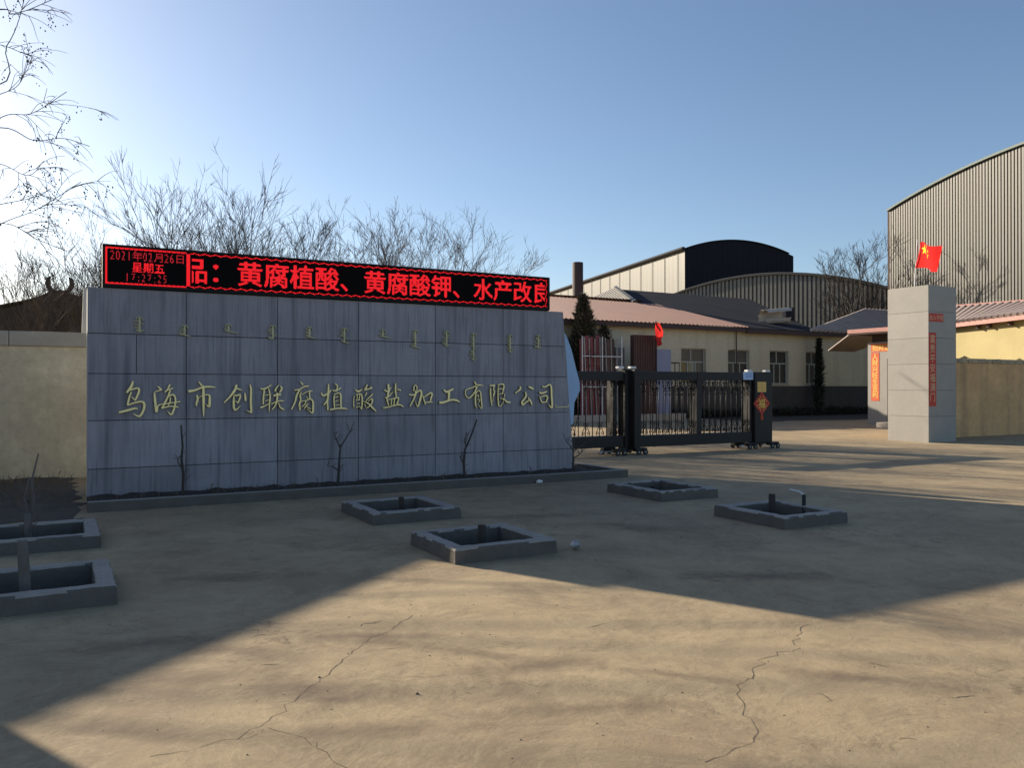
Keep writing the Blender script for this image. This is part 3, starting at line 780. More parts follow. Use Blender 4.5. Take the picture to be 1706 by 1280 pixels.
sapling([[(5.20,-.45,.05),(5.18,-.45,.3),(5.20,-.45,.52),(5.30,-.45,.72),(5.41,-.45,.99)],[(5.18,-.45,.3),(5.12,-.46,.4),(5.15,-.46,.5)],[(5.22,-.45,.55),(5.2,-.44,.68),(5.24,-.44,.8)]],'bare sapling in the planter with one long stem leaning right')
sapling([[(7.21,-.45,.05),(7.21,-.45,.3),(7.21,-.45,.46)],[(7.21,-.45,.44),(7.13,-.46,.53),(7.05,-.46,.61)],[(7.21,-.45,.42),(7.36,-.45,.50),(7.46,-.45,.56),(7.58,-.45,.6)],[(7.21,-.45,.45),(7.23,-.45,.7),(7.28,-.45,.95)],[(7.21,-.45,.3),(7.32,-.46,.36),(7.45,-.46,.47)]],'small spreading bare sapling at the right end of the sign wall')
sh = thing('regrown_shrub','grey twiggy shrub with two upright shoots growing from the left tree pit','shrub',(-.57,-2.85,-.26))
tr = MB(); tr.tube([(-.57,-2.85,-.26),(-.575,-2.85,.1),(-.58,-2.85,.3)],[.034,.03,.026],8)
tr.tube([(-.575,-2.85,.15),(-.53,-2.85,.4),(-.545,-2.85,.6),(-.49,-2.85,.86)],[.022,.016,.011,.006],6)
tr.tube([(-.58,-2.85,.25),(-.60,-2.86,.45),(-.565,-2.86,.63)],[.02,.012,.007],6)
obj('trunk', tr, mat('grey_bark',(.16,.14,.125)), sh)
cr = MB(); rr = random.Random(5)
for _ in range(30):
    p = Vector((-.575+rr.gauss(0,.025),-2.85+rr.gauss(0,.025),rr.uniform(-.05,.42))); d = Vector((rr.gauss(0,.6),rr.gauss(0,.6),rr.uniform(.5,1.2))).normalized()
    L = rr.uniform(.08,.30); pts = [p]
    for q in range(5):
        d = (d+Vector((rr.gauss(0,.22),rr.gauss(0,.22),.10))).normalized(); pts.append(pts[-1]+d*L/5)
    cr.tube(pts,[.006,.005,.004,.0035,.003,.002],4)
obj('crown', cr, M_twig_pale, sh)

# ================================================================ PERIMETER WALLS
bw = thing('boundary_wall','stained yellowish boundary wall with grey coping, left of the sign wall','wall',(-4,3.5,0))
b = MB(); b.box(-9.0,1.2,3.42,3.66,-.1,2.16); obj('wall_face', b, M_wall, bw)
for k in range(9):
    c = MB(); a0 = -9.0+k*1.14; c.cbox(a0,a0+1.132,3.37,3.71,2.163,2.40,.012); obj('coping_slab', c, M_coping, bw)
sb = MB(); rr = random.Random(12); n1, n2 = 44, 30
for i in range(n1):
    for j in range(n2):
        e = min(i, n1-1-i, j)/3
        u_ = -7+6.96*i/(n1-1)+(rr.gauss(0,.04)-.10*abs(math.sin(j*.8)) if i > n1-3 else 0); v_ = -1.35+4.76*j/(n2-1)+(rr.gauss(0,.05)+.22*math.sin(u_*3.1)+.12*math.sin(u_*7) if j < 3 else 0)
        sb.v.append((u_, v_, .004+min(e,1)*rr.uniform(0,.045)*(e > 0)))
sb.f = [(i*n2+j,(i+1)*n2+j,(i+1)*n2+j+1,i*n2+j+1) for i in range(n1-1) for j in range(n2-1)]
structure('soil_bed', sb, M_bed, smooth=True)
w = MB()
for _ in range(500):
    u = rr.uniform(-3.5,-.15); v = rr.uniform(-.6,3.3); hh = rr.uniform(.03,.14); a = rr.uniform(0,6.28); dx, dy = math.cos(a), math.sin(a); l = rr.uniform(.1,.8)*hh
    w.add([(u-dy*.0025,v+dx*.0025,.03),(u+dy*.0025,v-dx*.0025,.03),(u+dx*l*.4,v+dy*l*.4,.03+hh*.7),(u+dx*l,v+dy*l,.03+hh)],[(0,1,2),(0,2,3)])
tag(obj('dry_weeds', w, M_weed, fix=False),'dry weeds in the dark soil bed under the yellow boundary wall','dry weeds',kind='stuff')

rw = thing('boundary_wall','brown weathered boundary wall with a brick course on top, right of the stone pillar','wall',(28,3,0))
b = MB(); b.box(21.34,40,2.92,3.16,-.1,2.22); obj('wall_face', b, M_wall_brown, rw)
rr = random.Random(8); u = 21.36; proto = None
while u < 34:
    wd = .245
    if proto is None:
        c = MB(); c.cbox(u,u+.232,2.89,3.19,2.223,2.355,.008); proto = obj('coping_brick', c, M_brick, rw); u0 = u
    else:
        d = place_copy(proto, rw, (u-u0+rr.gauss(0,.004), rr.gauss(0,.006), rr.gauss(0,.003))); d.rotation_euler = (0,0,rr.gauss(0,.02)*0)
    u += wd
m = MB(); m.prism([(.006,2.0),(.3,2.0),(.3,3.21),(.044,3.21)],'y',4.0,4.12)
tag(obj('white_post', m, mat('white_post_paint',(.42,.41,.39),.7), loc=(0,4,2)),'narrow white post showing between the left end of the sign wall and the pavilion','post')
# unseen blocks added outside the frame to cast shade on the ground
b = MB(); b.prism([(-4.66,1.35),(-1.66,3.74),(-2.6,8.2),(-11,8.2),(-11,1.35)],'z',-.1,3.6)
bl = thing('unseen_shade_block','plain shed beyond the left edge, added unseen to throw the broad shade over the left tree pits','shed',(-6,5,0))
obj('wall', b, M_wall, bl)
b = MB(); b.prism([(-11.1,1.3),(-4.64,1.3),(-1.60,3.72),(-2.5,8.3),(-11.1,8.3)],'z',3.603,3.66); obj('roof', b, M_tar, bl)
b = MB(); b.box(-7.5,-2.66,-3.3,-3.05,-.1,2.9)
tag(obj('side_wall', b, M_wall, loc=(-5,-3.2,0)),'end of a side wall beyond the left edge, added unseen to shade the bottom left corner','wall')  # unseen wall end added outside the frame to cast shade

# ================================================================ GATE
gt = thing('sliding_gate','long black wrought iron sliding gate with scrolled bars, posts and small wheels','gate',(12,2.66,0))
GV = 2.66
def rail(u0,u1,z0,z1,v0,v1,name,c=.01):
    m = MB(); m.cbox(u0,u1,v0,v1,z0,z1,c); return obj(name, m, M_black, gt)
rail(9.18,10.60,1.64,1.84,GV+.02,GV+.30,'top_beam'); rail(9.05,10.60,.17,.42,GV+.02,GV+.30,'bottom_beam')
rail(10.93,12.615,1.655,1.85,GV-.10,GV+.20,'top_beam'); rail(12.625,14.35,1.655,1.85,GV-.10,GV+.20,'top_beam')
rail(10.93,14.35,.16,.41,GV-.10,GV+.20,'bottom_beam')
rail(10.76,10.925,.10,1.88,GV-.16,GV+.10,'post'); rail(10.62,10.745,.05,1.90,GV+.0,GV+.26,'post'); rail(10.38,10.47,.413,1.637,GV+.1,GV+.24,'post')
rail(12.62,12.76,.413,1.652,GV-.09,GV+.19,'post'); rail(10.94,11.0,.413,1.652,GV-.09,GV+.19,'post'); rail(14.29,14.345,.413,1.652,GV-.09,GV+.19,'post')
rail(10.50,10.615,.17,1.84,GV+.32,GV+.55,'post')
m = MB(); m.cbox(14.40,14.985,GV-.15,GV+.30,.14,1.86,.02); cab = obj('motor_cabinet', m, M_black, gt)
m = MB(); m.tube([(9.22,GV+.1,1.80),(9.12,GV+.1,1.72),(9.06,GV+.1,1.55),(9.06,GV+.1,1.0),(9.02,GV+.1,.2)],[.05,.06,.06,.06,.06],8)
obj('end_hoop', m, M_black, gt, smooth=True)
for (u, v) in ((14.33,GV-.0),(14.93,GV-.0),(10.55,GV+.1),(10.85,GV+.05)):
    m = MB(); m.cbox(u-.075,u+.075,v-.06,v+.06,1.905 if u < 11 else 1.864,1.955 if u < 11 else 1.915,.012); obj('lamp_cap', m, M_white, gt)
# bars: one built, the others copied
bar = MB(); bar.tube([(0,0,.40),(0,0,1.66)], .011, 6)
bar0 = None
def gate_bar(u, v):
    global bar0
    if bar0 is None:
        bar0 = obj('bar', MB().add([(p[0]+u,p[1]+v,p[2]) for p in bar.v], bar.f), M_black, gt, smooth=True); bar0['u'] = u; bar0['v'] = v
    else: place_copy(bar0, gt, (u-bar0['u'], v-bar0['v'], 0))
def arc(cx, cz, r0, r1, a0, a1, n=9):
    return [(cx+(r0+(r1-r0)*k/n)*math.cos(R(a0+(a1-a0)*k/n)), 0, cz+(r0+(r1-r0)*k/n)*math.sin(R(a0+(a1-a0)*k/n))) for k in range(n+1)]
sc = MB()
for s in (-1, 1):
    low = [(s*x, 0, z) for x, _, z in arc(.062,.485,.045,.014,-60,300)]
    sc.tube(low, .0075, 5)
    up = [(s*.085,0,.465),(s*.088,0,.52),(s*.062,0,.58),(s*.026,0,.63),(s*.018,0,.68),(s*.04,0,.715),(s*.06,0,.70),(s*.055,0,.675)]
    sc.tube(up, .0085, 5)
    sc.tube([(s*.02,0,.64),(s*.045,0,.66),(s*.07,0,.645)], .007, 5)
sc.tube([(0,0,.57),(0,0,.60)], .022, 6)
st = MB()
for s in (-1, 1):
    st.tube([(s*x,0,z) for x,_,z in arc(.055,1.60,.040,.012,60,-290)], .0075, 5)
    st.tube([(s*.07,0,1.62),(s*.075,0,1.56),(s*.05,0,1.50),(s*.02,0,1.46),(s*.02,0,1.41),(s*.045,0,1.385),(s*.06,0,1.41)], .0085, 5)
    st.tube([(s*.015,0,1.52),(s*.045,0,1.535),(s*.05,0,1.565)], .007, 5)
    st.tube([(s*.012,0,1.36),(s*.03,0,1.33),(s*.014,0,1.30)], .007, 5)
st.tube([(0,0,1.46),(0,0,1.50)], .024, 6)
scr = {}
def gate_scroll(u, v, kind):
    src = sc if kind == 'low' else st
    if kind not in scr:
        o = obj('scroll', MB().add([(p[0]+u,p[1]+v,p[2]) for p in src.v], src.f), M_black, gt, smooth=True); scr[kind] = (o, u, v)
    else:
        o, a, b_ = scr[kind]; place_copy(o, gt, (u-a, v-b_, 0))
for (u0, u1, vs) in ((9.25,10.36,(GV+.08,)),(11.09,12.55,(GV-.06,GV+.15)),(12.84,14.24,(GV-.06,GV+.15))):
    n = 7 if u0 < 10 else 9
    for vi, v in enumerate(vs):
        for k in range(n):
            u = u0+(u1-u0)*k/(n-1)+(.05 if vi else 0)
            gate_bar(u, v)
            if k % 2 == 0 and k < n: gate_scroll(u, v-.013, 'low'); gate_scroll(u, v-.014, 'top')
for u in (10.53, 10.58): gate_bar(u, GV+.29)
gate_scroll(10.55, GV+.28, 'low'); gate_scroll(10.55, GV+.28, 'top')
# wheel bogies
for (u, dr) in ((10.35,-1),(10.92,1),(14.25,-1),(15.0,1)):
    m = MB(); m.cbox(u-.16,u+.16,GV-.20,GV-.08,.075,.155,.01); m.cbox(u-.16,u+.16,GV+.2,GV+.32,.075,.155,.01); obj('bogie', m, M_black, gt)
    for q in (-.09,.09):
        for v in (GV-.235,GV+.335):
            wv = MB(); wv.tube([(u+q,v,.065),(u+q,v+.03,.065)], .064, 14); wo = obj('wheel', wv, M_rubber, gt)
            hb = MB(); hb.tube([(u+q,v-.004,.065),(u+q,v+.034,.065)], .02, 8); obj('hub', hb, M_steel, wo)
for (u0,u1) in ((9.9,10.2),(14.0,14.22)):
    m = MB(); m.tube([(u0,GV-.14,.1),(u1,GV-.14,.1)], .012, 6); m.tube([(u0,GV-.14,.1),(u0-.08,GV-.14,.07)], .03, 8); obj('guide_arm', m, M_steel, gt)
# papers on the cabinet
CF = GV-.155
t = thing('yellow_notice','blank yellow paper notice on the gate cabinet','notice',(14.62,CF,1.5))
m = MB(); m.box(14.475,14.765,CF-.004,CF+.002,1.375,1.625); obj('paper', m, M_yellowpaper, t)
m = MB(); m.box(14.62,14.628,CF-.0075,CF-.0042,1.376,1.624); obj('fold', m, mat('yellow_fold',(.62,.36,.12)), t)
t = thing('blue_label','pale blue printed label at the top corner of the gate','label',(14.2,CF,1.76))
m = MB(); m.box(14.06,14.385,GV-.108,GV-.102,1.675,1.86); obj('plate', m, M_bluelabel, t)
m = MB()
for k in range(2):
    for q in range(6): m.box(14.12+q*.038,14.15+q*.038,GV-.112,GV-.109,1.79-k*.055,1.815-k*.055)
o = obj('print', m, M_blueink, t)
def text_mesh(ch, cx, cz, size, bold, axis, plane, flip=1):
    vs, fs = glyph(ch, bold)
    out = MB()
    P = []
    for x, y, z in vs:
        a = cx+flip*(x-.5)*size; b_ = cz+(y-.38)*size
        P.append((a, plane, b_) if axis == 'u' else (plane, a, b_))
    return out.add(P, fs)
t = thing('fortune_diamond','red paper diamond with a gold fortune character on the gate cabinet','paper decoration',(14.62,CF,1.1))
m = MB(); m.prism([(14.345,1.10),(14.62,.815),(14.895,1.10),(14.62,1.385)],'y',CF-.004,CF+.001); obj('paper', m, M_paper_red, t)
m = MB(); m.prism([(14.42,1.10),(14.62,.893),(14.82,1.10),(14.62,1.307)],'y',CF-.007,CF-.0045); obj('panel', m, mat('red_inner',(.42,.03,.02),n1=(25,.3)), t)
obj('character', text_mesh('福', 14.62, 1.10, .24, .008, 'u', CF-.0085), M_ink_gold, t, fix=False)
m = MB()
for k in range(4):
    a = math.pi/4+math.pi/2*k
    for q in (.25,.5,.75):
        p = [(14.42,1.10),(14.62,.893),(14.82,1.10),(14.62,1.307)]; x = p[k][0]+(p[(k+1)%4][0]-p[k][0])*q; z = p[k][1]+(p[(k+1)%4][1]-p[k][1])*q
        m.box(x-.013,x+.013,CF-.009,CF-.0075,z-.013,z+.013)
o = obj('border_dots', m, M_ink_gold, t); o['kind'] = 'stuff'
m = MB()
for k in range(14): m.box(14.575+k*.0065,14.579+k*.0065,CF-.006,CF-.003,.70,.83)
o = obj('tassel', m, M_paper_orange, t)

# ================================================================ STONE PILLAR
pil = thing('stone_pillar','tall square pale stone gate pillar with spring couplets on its shaded face','pillar',(20.7,2.46,0))
U0, U1, V0, V1, H = 20.11, 21.325, 1.848, 3.08, 4.25
m = MB(); m.box(U0+.03,U1-.03,V0+.03,V1-.03,-.1,H-.02); obj('core', m, M_core, pil)
zs = [.0,.70,1.41,2.12,2.83,3.54,4.25]
for k in range(6):
    z0, z1 = zs[k]+(.003 if k else -.05), zs[k+1]-(.003 if k < 5 else 0)
    a = MB(); a.cbox(U0,U0+.029,V0+.0,V1,z0,z1,.003); obj('stone_tile', a, M_tile_light, pil)
    a = MB(); a.cbox(U0+.0295,U1-.0295,V0+.0015,V0+.029,z0,z1,.003); obj('stone_tile', a, M_tile_light, pil)
    a = MB(); a.cbox(U1-.029,U1,V0+.0005,V1,z0,z1,.003); obj('stone_tile', a, M_tile_light, pil)
    a = MB(); a.cbox(U0+.0295,U1-.0295,V1-.029,V1-.001,z0,z1,.003); obj('stone_tile', a, M_tile_light, pil)
m = MB(); m.cbox(U0+.0295,U1-.0295,V0+.0295,V1-.0295,H-.019,H-.001,.002); obj('cap_slab', m, M_tile_light, pil)
PF = V0-.002
t = thing('couplet_header','short red paper strip with four faded gold characters across the pillar','paper strip',(20.44,PF,3.38))
m = MB(); m.box(20.13,20.75,PF-.004,PF+.001,3.27,3.49); obj('paper', m, M_paper_red, t)
for k, ch in enumerate('出入平安'):
    obj('character', text_mesh(ch, 20.21+k*.154, 3.38, .15, .006, 'u', PF-.006), M_ink_faded, t, fix=False)
t = thing('couplet_scroll','long vertical red couplet strip with faded gold characters on the pillar','couplet',(20.27,PF,2))
m = MB(); m.box(20.125,20.43,PF-.004,PF+.001,.98,2.97); obj('paper', m, M_paper_red, t)
for k, ch in enumerate('富贵平安福满门'):
    obj('character', text_mesh(ch, 20.277, 2.80-k*.262, .245, .007, 'u', PF-.006), M_ink_faded, t, fix=False)
def star(cx, cz, r, rot):
    return [(cx+(r if k % 2 == 0 else r*.4)*math.sin(R(36*k)+rot), cz+(r if k % 2 == 0 else r*.4)*math.cos(R(36*k)+rot)) for k in range(10)]
fl = thing('national_flag','waving red flag with yellow stars on a short pole above the stone pillar','flag',(20.2,2.3,4.2))
m = MB(); m.tube([(20.17,2.3,4.15),(20.25,2.3,5.0),(20.30,2.3,5.56)], .013, 7); obj('pole', m, M_white, fl)
def wave(s, z):                                      # s 0..1 along the fly
    if s < .74: u, v = 20.30+1.08*s/.74*(1-.12*(s/.74)**2), 2.3-.10*math.sin(s*7.5+z*1.5)-.05*s
    else:
        q = (s-.74)/.26
        u, v = 20.30+.950+.24*q, 2.3-.10*math.sin(.74*7.5+z*1.5)-.037+.25*q
    return (u-.10*(1-z)*(1-s), v, 4.76+z*.72*(1-.06*s)+.02*math.sin(s*9)-.06*s*s*(1-z)+(.20*(1-z)*(s-.74)/.26-.08*(s-.74)/.26 if s > .74 else 0))
STARS = ((.15,.70,.155,0),(.31,.90,.055,.3),(.39,.76,.055,.8),(.38,.60,.055,.2),(.29,.47,.055,.6))
def inside(x, y, P):
    r = False
    for k in range(len(P)):
        (x0, y0), (x1, y1) = P[k], P[k-1]
        if (y0 > y) != (y1 > y) and x < (x1-x0)*(y-y0)/(y1-y0)+x0: r = not r
    return r
m, sm = MB(), MB(); nx, nz = 90, 52
for i in range(nx+1):
    for j in range(nz+1): m.v.append(wave(i/nx, j/nz))
sm.v = list(m.v)
polys = [[(s+x/1.3, z+y/.72) for x, y in star(0,0,r,rot)] for s, z, r, rot in STARS]
for i in range(nx):
    for j in range(nz):
        f = (i*(nz+1)+j,(i+1)*(nz+1)+j,(i+1)*(nz+1)+j+1,i*(nz+1)+j+1)
        (sm if any(inside((i+.5)/nx, (j+.5)/nz, P) for P in polys) else m).f.append(f)
obj('cloth', m, M_flag, fl, smooth=True, fix=False)
obj('stars', sm, M_star, fl, smooth=True, fix=False)

# ================================================================ GUARD HOUSE AND DOOR SURROUND
gh = thing('gate_porch','pale doorway wall with couplets and a pink edged canopy behind the stone pillar','porch',(28.5,8.3,0))
m = MB(); m.box(27.80,28.25,7.6,9.62,-.1,3.26); obj('wall', m, M_tile_light, gh)
m = MB(); m.box(27.0,28.6,8.0,9.9,3.552,3.60); obj('canopy_soffit', m, M_eave, gh)
m = MB(); m.cbox(26.97,28.62,7.98,9.92,3.602,3.76,.01); obj('canopy_edge', m, M_pinktrim, gh)
m = MB(); m.add([(27.1,9.93,3.57),(30.2,9.93,3.57),(31.0,12.8,3.08),(29.3,12.8,3.08),(27.1,9.93,3.62),(30.2,9.93,3.62),(31.0,12.8,3.13),(29.3,12.8,3.13)],[(0,3,2,1),(4,5,6,7),(0,1,5,4),(1,2,6,5),(2,3,7,6),(3,0,4,7)]); obj('awning', m, M_roof_rib, gh)
m = MB(); m.box(27.9,28.2,8.05,9.5,3.263,3.55); obj('lintel', m, M_eave, gh)
m = MB(); m.box(27.786,27.795,7.75,8.75,.05,2.6); obj('door', m, mat('dark_door',(.06,.05,.045),.5), gh)
GF = 27.797
t = thing('couplet_header','orange red paper strip with yellow characters across the top of the gatehouse front','paper strip',(GF,8.7,3.05))
m = MB(); m.box(GF-.006,GF,7.65,9.47,2.89,3.20); obj('paper', m, M_paper_orange, t)
for k, ch in enumerate('招财进宝'):
    obj('character', text_mesh(ch, 9.28-k*.27, 3.045, .27, .010, 'v', GF-.008, -1), M_ink_gold, t, fix=False)
t = thing('couplet_scroll','long vertical orange red couplet strip with yellow characters on the gatehouse front','couplet',(GF,9.3,1.9))
m = MB(); m.box(GF-.006,GF,9.10,9.47,.95,2.86); obj('paper', m, M_paper_orange, t)
for k, ch in enumerate('人财兴旺生吉利'):
    obj('character', text_mesh(ch, 9.285, 2.70-k*.25, .265, .010, 'v', GF-.008, -1), M_ink_gold, t, fix=False)
m = MB(); m.cbox(25.95,27.2,6.9,7.85,-.05,.20,.02)
tag(obj('stone_step', m, M_kerb, loc=(26.5,7.4,0)),'low concrete step on the ground behind the stone pillar','step')

# ================================================================ YELLOW YARD BUILDING
yb = thing('yard_building','long single storey cream building with windows behind the gate','building',(28,22,0))
WV = 19.6
OPEN = [(26.80,28.42),(29.93,31.43),(32.92,34.33),(35.68,36.98)]
Z0, Z1 = 1.66, 3.44
m = MB()
us = [14.0]+[x for o in OPEN for x in o]+[46.0]
for i in range(len(us)-1):
    a, b_ = us[i], us[i+1]
    if i % 2 == 0: m.add([(a,WV,-.1),(b_,WV,-.1),(b_,WV,4.6),(a,WV,4.6)],[(0,1,2,3)])
    else:
        m.add([(a,WV,-.1),(b_,WV,-.1),(b_,WV,Z0),(a,WV,Z0)],[(0,1,2,3)]); m.add([(a,WV,Z1),(b_,WV,Z1),(b_,WV,4.6),(a,WV,4.6)],[(0,1,2,3)])
        d = WV+.24
        m.add([(a,WV,Z0),(a,d,Z0),(a,d,Z1),(a,WV,Z1)],[(0,1,2,3)]); m.add([(b_,WV,Z0),(b_,d,Z0),(b_,d,Z1),(b_,WV,Z1)],[(0,1,2,3)])
        m.add([(a,WV,Z0),(b_,WV,Z0),(b_,d,Z0),(a,d,Z0)],[(0,1,2,3)]); m.add([(a,WV,Z1),(b_,WV,Z1),(b_,d,Z1),(a,d,Z1)],[(0,1,2,3)])
m.add([(14,WV,-.1),(14,35,-.1),(14,35,4.6),(14,WV,4.6)],[(0,1,2,3)]); m.add([(46,WV,-.1),(46,35,-.1),(46,35,4.6),(46,WV,4.6)],[(0,1,2,3)])
m.add([(14,35,-.1),(46,35,-.1),(46,35,4.6),(14,35,4.6)],[(0,1,2,3)])
obj('wall', m, M_bldg, yb, fix=False)
m = MB(); m.box(14,45.9,WV-.03,WV-.004,-.05,1.55); obj('lower_band', m, M_lower_band, yb)  # dark band along the lower part of the wall
for wi, (a, b_) in enumerate(OPEN):
    f = MB(); d = WV+.14; w = .05
    f.box(a,a+w,d,d+.07,Z0,Z1); f.box(b_-w,b_,d,d+.07,Z0,Z1); f.box(a+w,b_-w,d+.002,d+.068,Z1-w,Z1); f.box(a+w,b_-w,d+.002,d+.068,Z0,Z0+w)
    zt = Z0+.62*(Z1-Z0); mid = a+.46*(b_-a)
    f.box(a+w,b_-w,d+.004,d+.066,zt-.03,zt+.03); f.box(mid-.03,mid+.03,d+.006,d+.064,zt+.03,Z1-w)
    q1, q2 = a+.33*(b_-a), a+.64*(b_-a)
    f.box(q1-.03,q1+.03,d+.006,d+.064,Z0+w,zt-.03); f.box(q2-.03,q2+.03,d+.006,d+.064,Z0+w,zt-.03)
    fo = obj('window', f, M_frame, yb)
    for (x0, x1, z0, z1, k) in ((a+w,mid-.03,zt+.03,Z1-w,0),(mid+.03,b_-w,zt+.03,Z1-w,1),(a+w,q1-.03,Z0+w,zt-.03,2),(q1+.03,q2-.03,Z0+w,zt-.03,3),(q2+.03,b_-w,Z0+w,zt-.03,4)):
        p = MB(); p.add([(x0,d+.03,z0),(x1,d+.03,z0),(x1,d+.035,z1),(x0,d+.035,z1)],[(0,1,2,3)])
        obj('pane', p, M_glass_pale if (wi, k) in ((0,1),(0,4),(0,0),(1,1),(1,0)) else M_glass, fo)
    p = MB(); p.box(a-.05,b_+.05,WV-.06,WV+.14,Z0-.06,Z0-.004); obj('sill', p, M_coping, yb)
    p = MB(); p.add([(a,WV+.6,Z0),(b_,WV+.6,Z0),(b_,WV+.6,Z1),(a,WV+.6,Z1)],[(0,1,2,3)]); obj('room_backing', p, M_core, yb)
SL = .245
def rz(v): return 4.55+SL*(v-19.2)
# corrugated red roof: ribs run up the slope
m = MB(); u = 16.0
prof = []
while u < 30.82:
    prof += [(u,.0),(u+.11,.0),(u+.14,.045),(u+.19,.045),(u+.22,0)]; u += .25
for i, (u, h_) in enumerate(prof):
    t = (u-16)/(30.82-16); vt = 27.9+(26.69-27.9)*t
    m.v.append((u,19.12,rz(19.12)+.05+h_)); m.v.append((u,vt,rz(vt)+.05+h_))
m.f = [(2*i,2*i+2,2*i+3,2*i+1) for i in range(len(prof)-1)]
obj('red_roof', m, M_pinkroof, yb)
m = MB(); m.prism([(27.9,rz(27.9)+.08),(27.75,rz(27.9)+.12),(34,4.0),(34,3.9)],'x',16,30.8); obj('rear_roof', m, M_pinkroof, yb)
D = [(30.80,19.15),(36.1,19.15),(46.5,34.5),(34.04,34.95),(29.74,27.27),(30.80,26.69)]
m = MB(); m.v = [(a,b_,rz(b_)+.02) for a, b_ in D]+[(a,b_,rz(b_)-.10) for a, b_ in D]
n = len(D); m.f = [tuple(range(n)), tuple(range(2*n-1,n-1,-1))]+[(k,(k+1)%n,n+(k+1)%n,n+k) for k in range(n)]
obj('tarred_roof', m, M_tar, yb)
m = MB(); m.add([(34.04,34.95,rz(34.95)),(46.5,34.5,rz(34.5)),(46.5,46,5),(34,46,5)],[(0,1,2,3)]); obj('rear_roof', m, M_tar, yb)
# pale corrugated hip at the far end of the dark roof
A, Bq, Cq = Vector((34.04,34.95,8.44)), Vector((29.74,27.27,6.56)), Vector((33.67,38.0,7.82))
hip = MB(); nrib = 16
nrm = (Bq-A).cross(Cq-A).normalized(); nrm = nrm if nrm.z > 0 else -nrm
Bx = Bq+(Bq-A)*.06; Cx = Cq+(Bq-A)*.06
hip.add([A,Bx,Cx,Cq],[(0,1,2,3)])
for k in range(1, nrib):
    s0 = A.lerp(Cq, k/nrib); s1 = Bx.lerp(Cx, k/nrib)
    hip.tube([s0+nrm*.02, s1+nrm*.02], .11, 4)
obj('hip_sheets', hip, mat('hip_grey',(.16,.15,.14),.7,n1=(1,.5)), yb)
hc = MB(); hc.tube([A+Vector((0,0,.06)), Bx+Vector((0,0,.06))], .17, 5); obj('hip_cap', hc, M_sheet_light, yb)
m = MB(); m.box(16,30.8,19.16,19.24,4.36,4.555); obj('eave_board', m, M_eave, yb)
m = MB(); m.box(30.803,46,19.10,19.24,4.30,4.515); obj('eave_board', m, M_eave, yb)
m = MB(); m.tube([(30.42,19.5,1.3),(30.42,19.5,4.4)], .03, 6); obj('drain_pipe', m, M_eave, yb)
# ribbed roof at the right end
wr = MB(); rd = Vector((9.6,3.9,1.92))
e0, e1 = Vector((35.5,19.08,4.53)), Vector((52,19.08,4.53))
wb = MB(); wb.add([e0,e1,e1+rd,e0+rd],[(0,1,2,3)]); obj('ribbed_roof', wb, M_roof_base, yb)
for k in range(46):
    p = e0.lerp(e1, k/46)
    wr.tube([p+Vector((0,0,.06)), p+rd+Vector((0,0,.06))], .10, 4)
o = obj('roof_ribs', wr, M_rib_sunlit, yb); o['kind'] = 'stuff'
m = MB(); m.v = [tuple(e0+rd),tuple(e1+rd),tuple(e1+rd+Vector((6,8,-2.5))),tuple(e0+rd+Vector((6,8,-2.5)))]; m.f = [(0,1,2,3)]; obj('rear_roof', m, M_tar, yb)

# curled white sheet and dark box lying on the dark roof
m = MB()
for k in range(19):
    a = R(-60+k*17)
    for uu, ex in ((34.3,0),(36.5,.22)):
        r = .40+.05*math.sin(k*1.3)+(.04 if uu > 35 else 0)
        m.v.append((uu+.08*math.sin(k*2.1), 21.4+ex*1.2+r*math.sin(a)*.9, 5.45+ex+r*math.cos(a)))
m.f = [(2*k,2*k+1,2*k+3,2*k+2) for k in range(18)]
tag(obj('curled_sheet', m, M_pale_sheet, loc=(35.7,21.6,5.15), smooth=True),'curled white roofing sheet lying on the dark tarred roof','roofing sheet')
m = MB(); m.cbox(38.2,38.9,23.3,23.9,5.3,6.35,.03)
tag(obj('roof_vent', m, M_tar, loc=(38.5,23.6,5.4)),'small dark vent box on the roof beside the curled white sheet','vent')
m = MB(); m.tube([(28.2,31,4),(28.2,31,9.33)], .34, 18)
t = thing('chimney','round dark brown chimney stack rising behind the red roof','chimney',(28.2,31,4)); obj('stack', m, M_brown_stack, t)
m = MB(); m.tube([(28.2,31,9.331),(28.2,31,9.345)], .30, 18); obj('rim', m, M_core, t)
# ================================================================ RIGHT WING
wg = thing('side_building','sunlit yellow building with a ribbed roof behind the right boundary wall','building',(32,7,0))
Eb, E1, E3 = Vector((32.3,11.4,0)), Vector((30.84,7.87,0)), Vector((28.85,3.35,0))
dE = (E3-Eb).normalized(); nE = Vector((-dE.y*-1, -dE.x, 0)); nE = Vector((dE.y, -dE.x, 0)); nE = nE if nE.x > 0 else -nE   # into the building
def wquad(a, b_, off, z0, z1, th=.05):
    p, q = a+nE*off, b_+nE*off; p2, q2 = p+nE*th, q+nE*th
    m = MB(); m.v = [(p.x,p.y,z0),(q.x,q.y,z0),(q2.x,q2.y,z0),(p2.x,p2.y,z0),(p.x,p.y,z1),(q.x,q.y,z1),(q2.x,q2.y,z1),(p2.x,p2.y,z1)]
    m.f = [(0,3,2,1),(4,5,6,7),(0,1,5,4),(1,2,6,5),(2,3,7,6),(3,0,4,7)]; return m
obj('wall', wquad(Eb, E3, .42, -.1, 3.93, 4.0), M_bldg_lit, wg)
obj('fascia', wquad(Eb, E3, 0, 3.88, 4.04, .03), M_pinktrim, wg)
obj('soffit', wquad(Eb, E3, .032, 3.935, 3.96, .8), M_eave, wg)
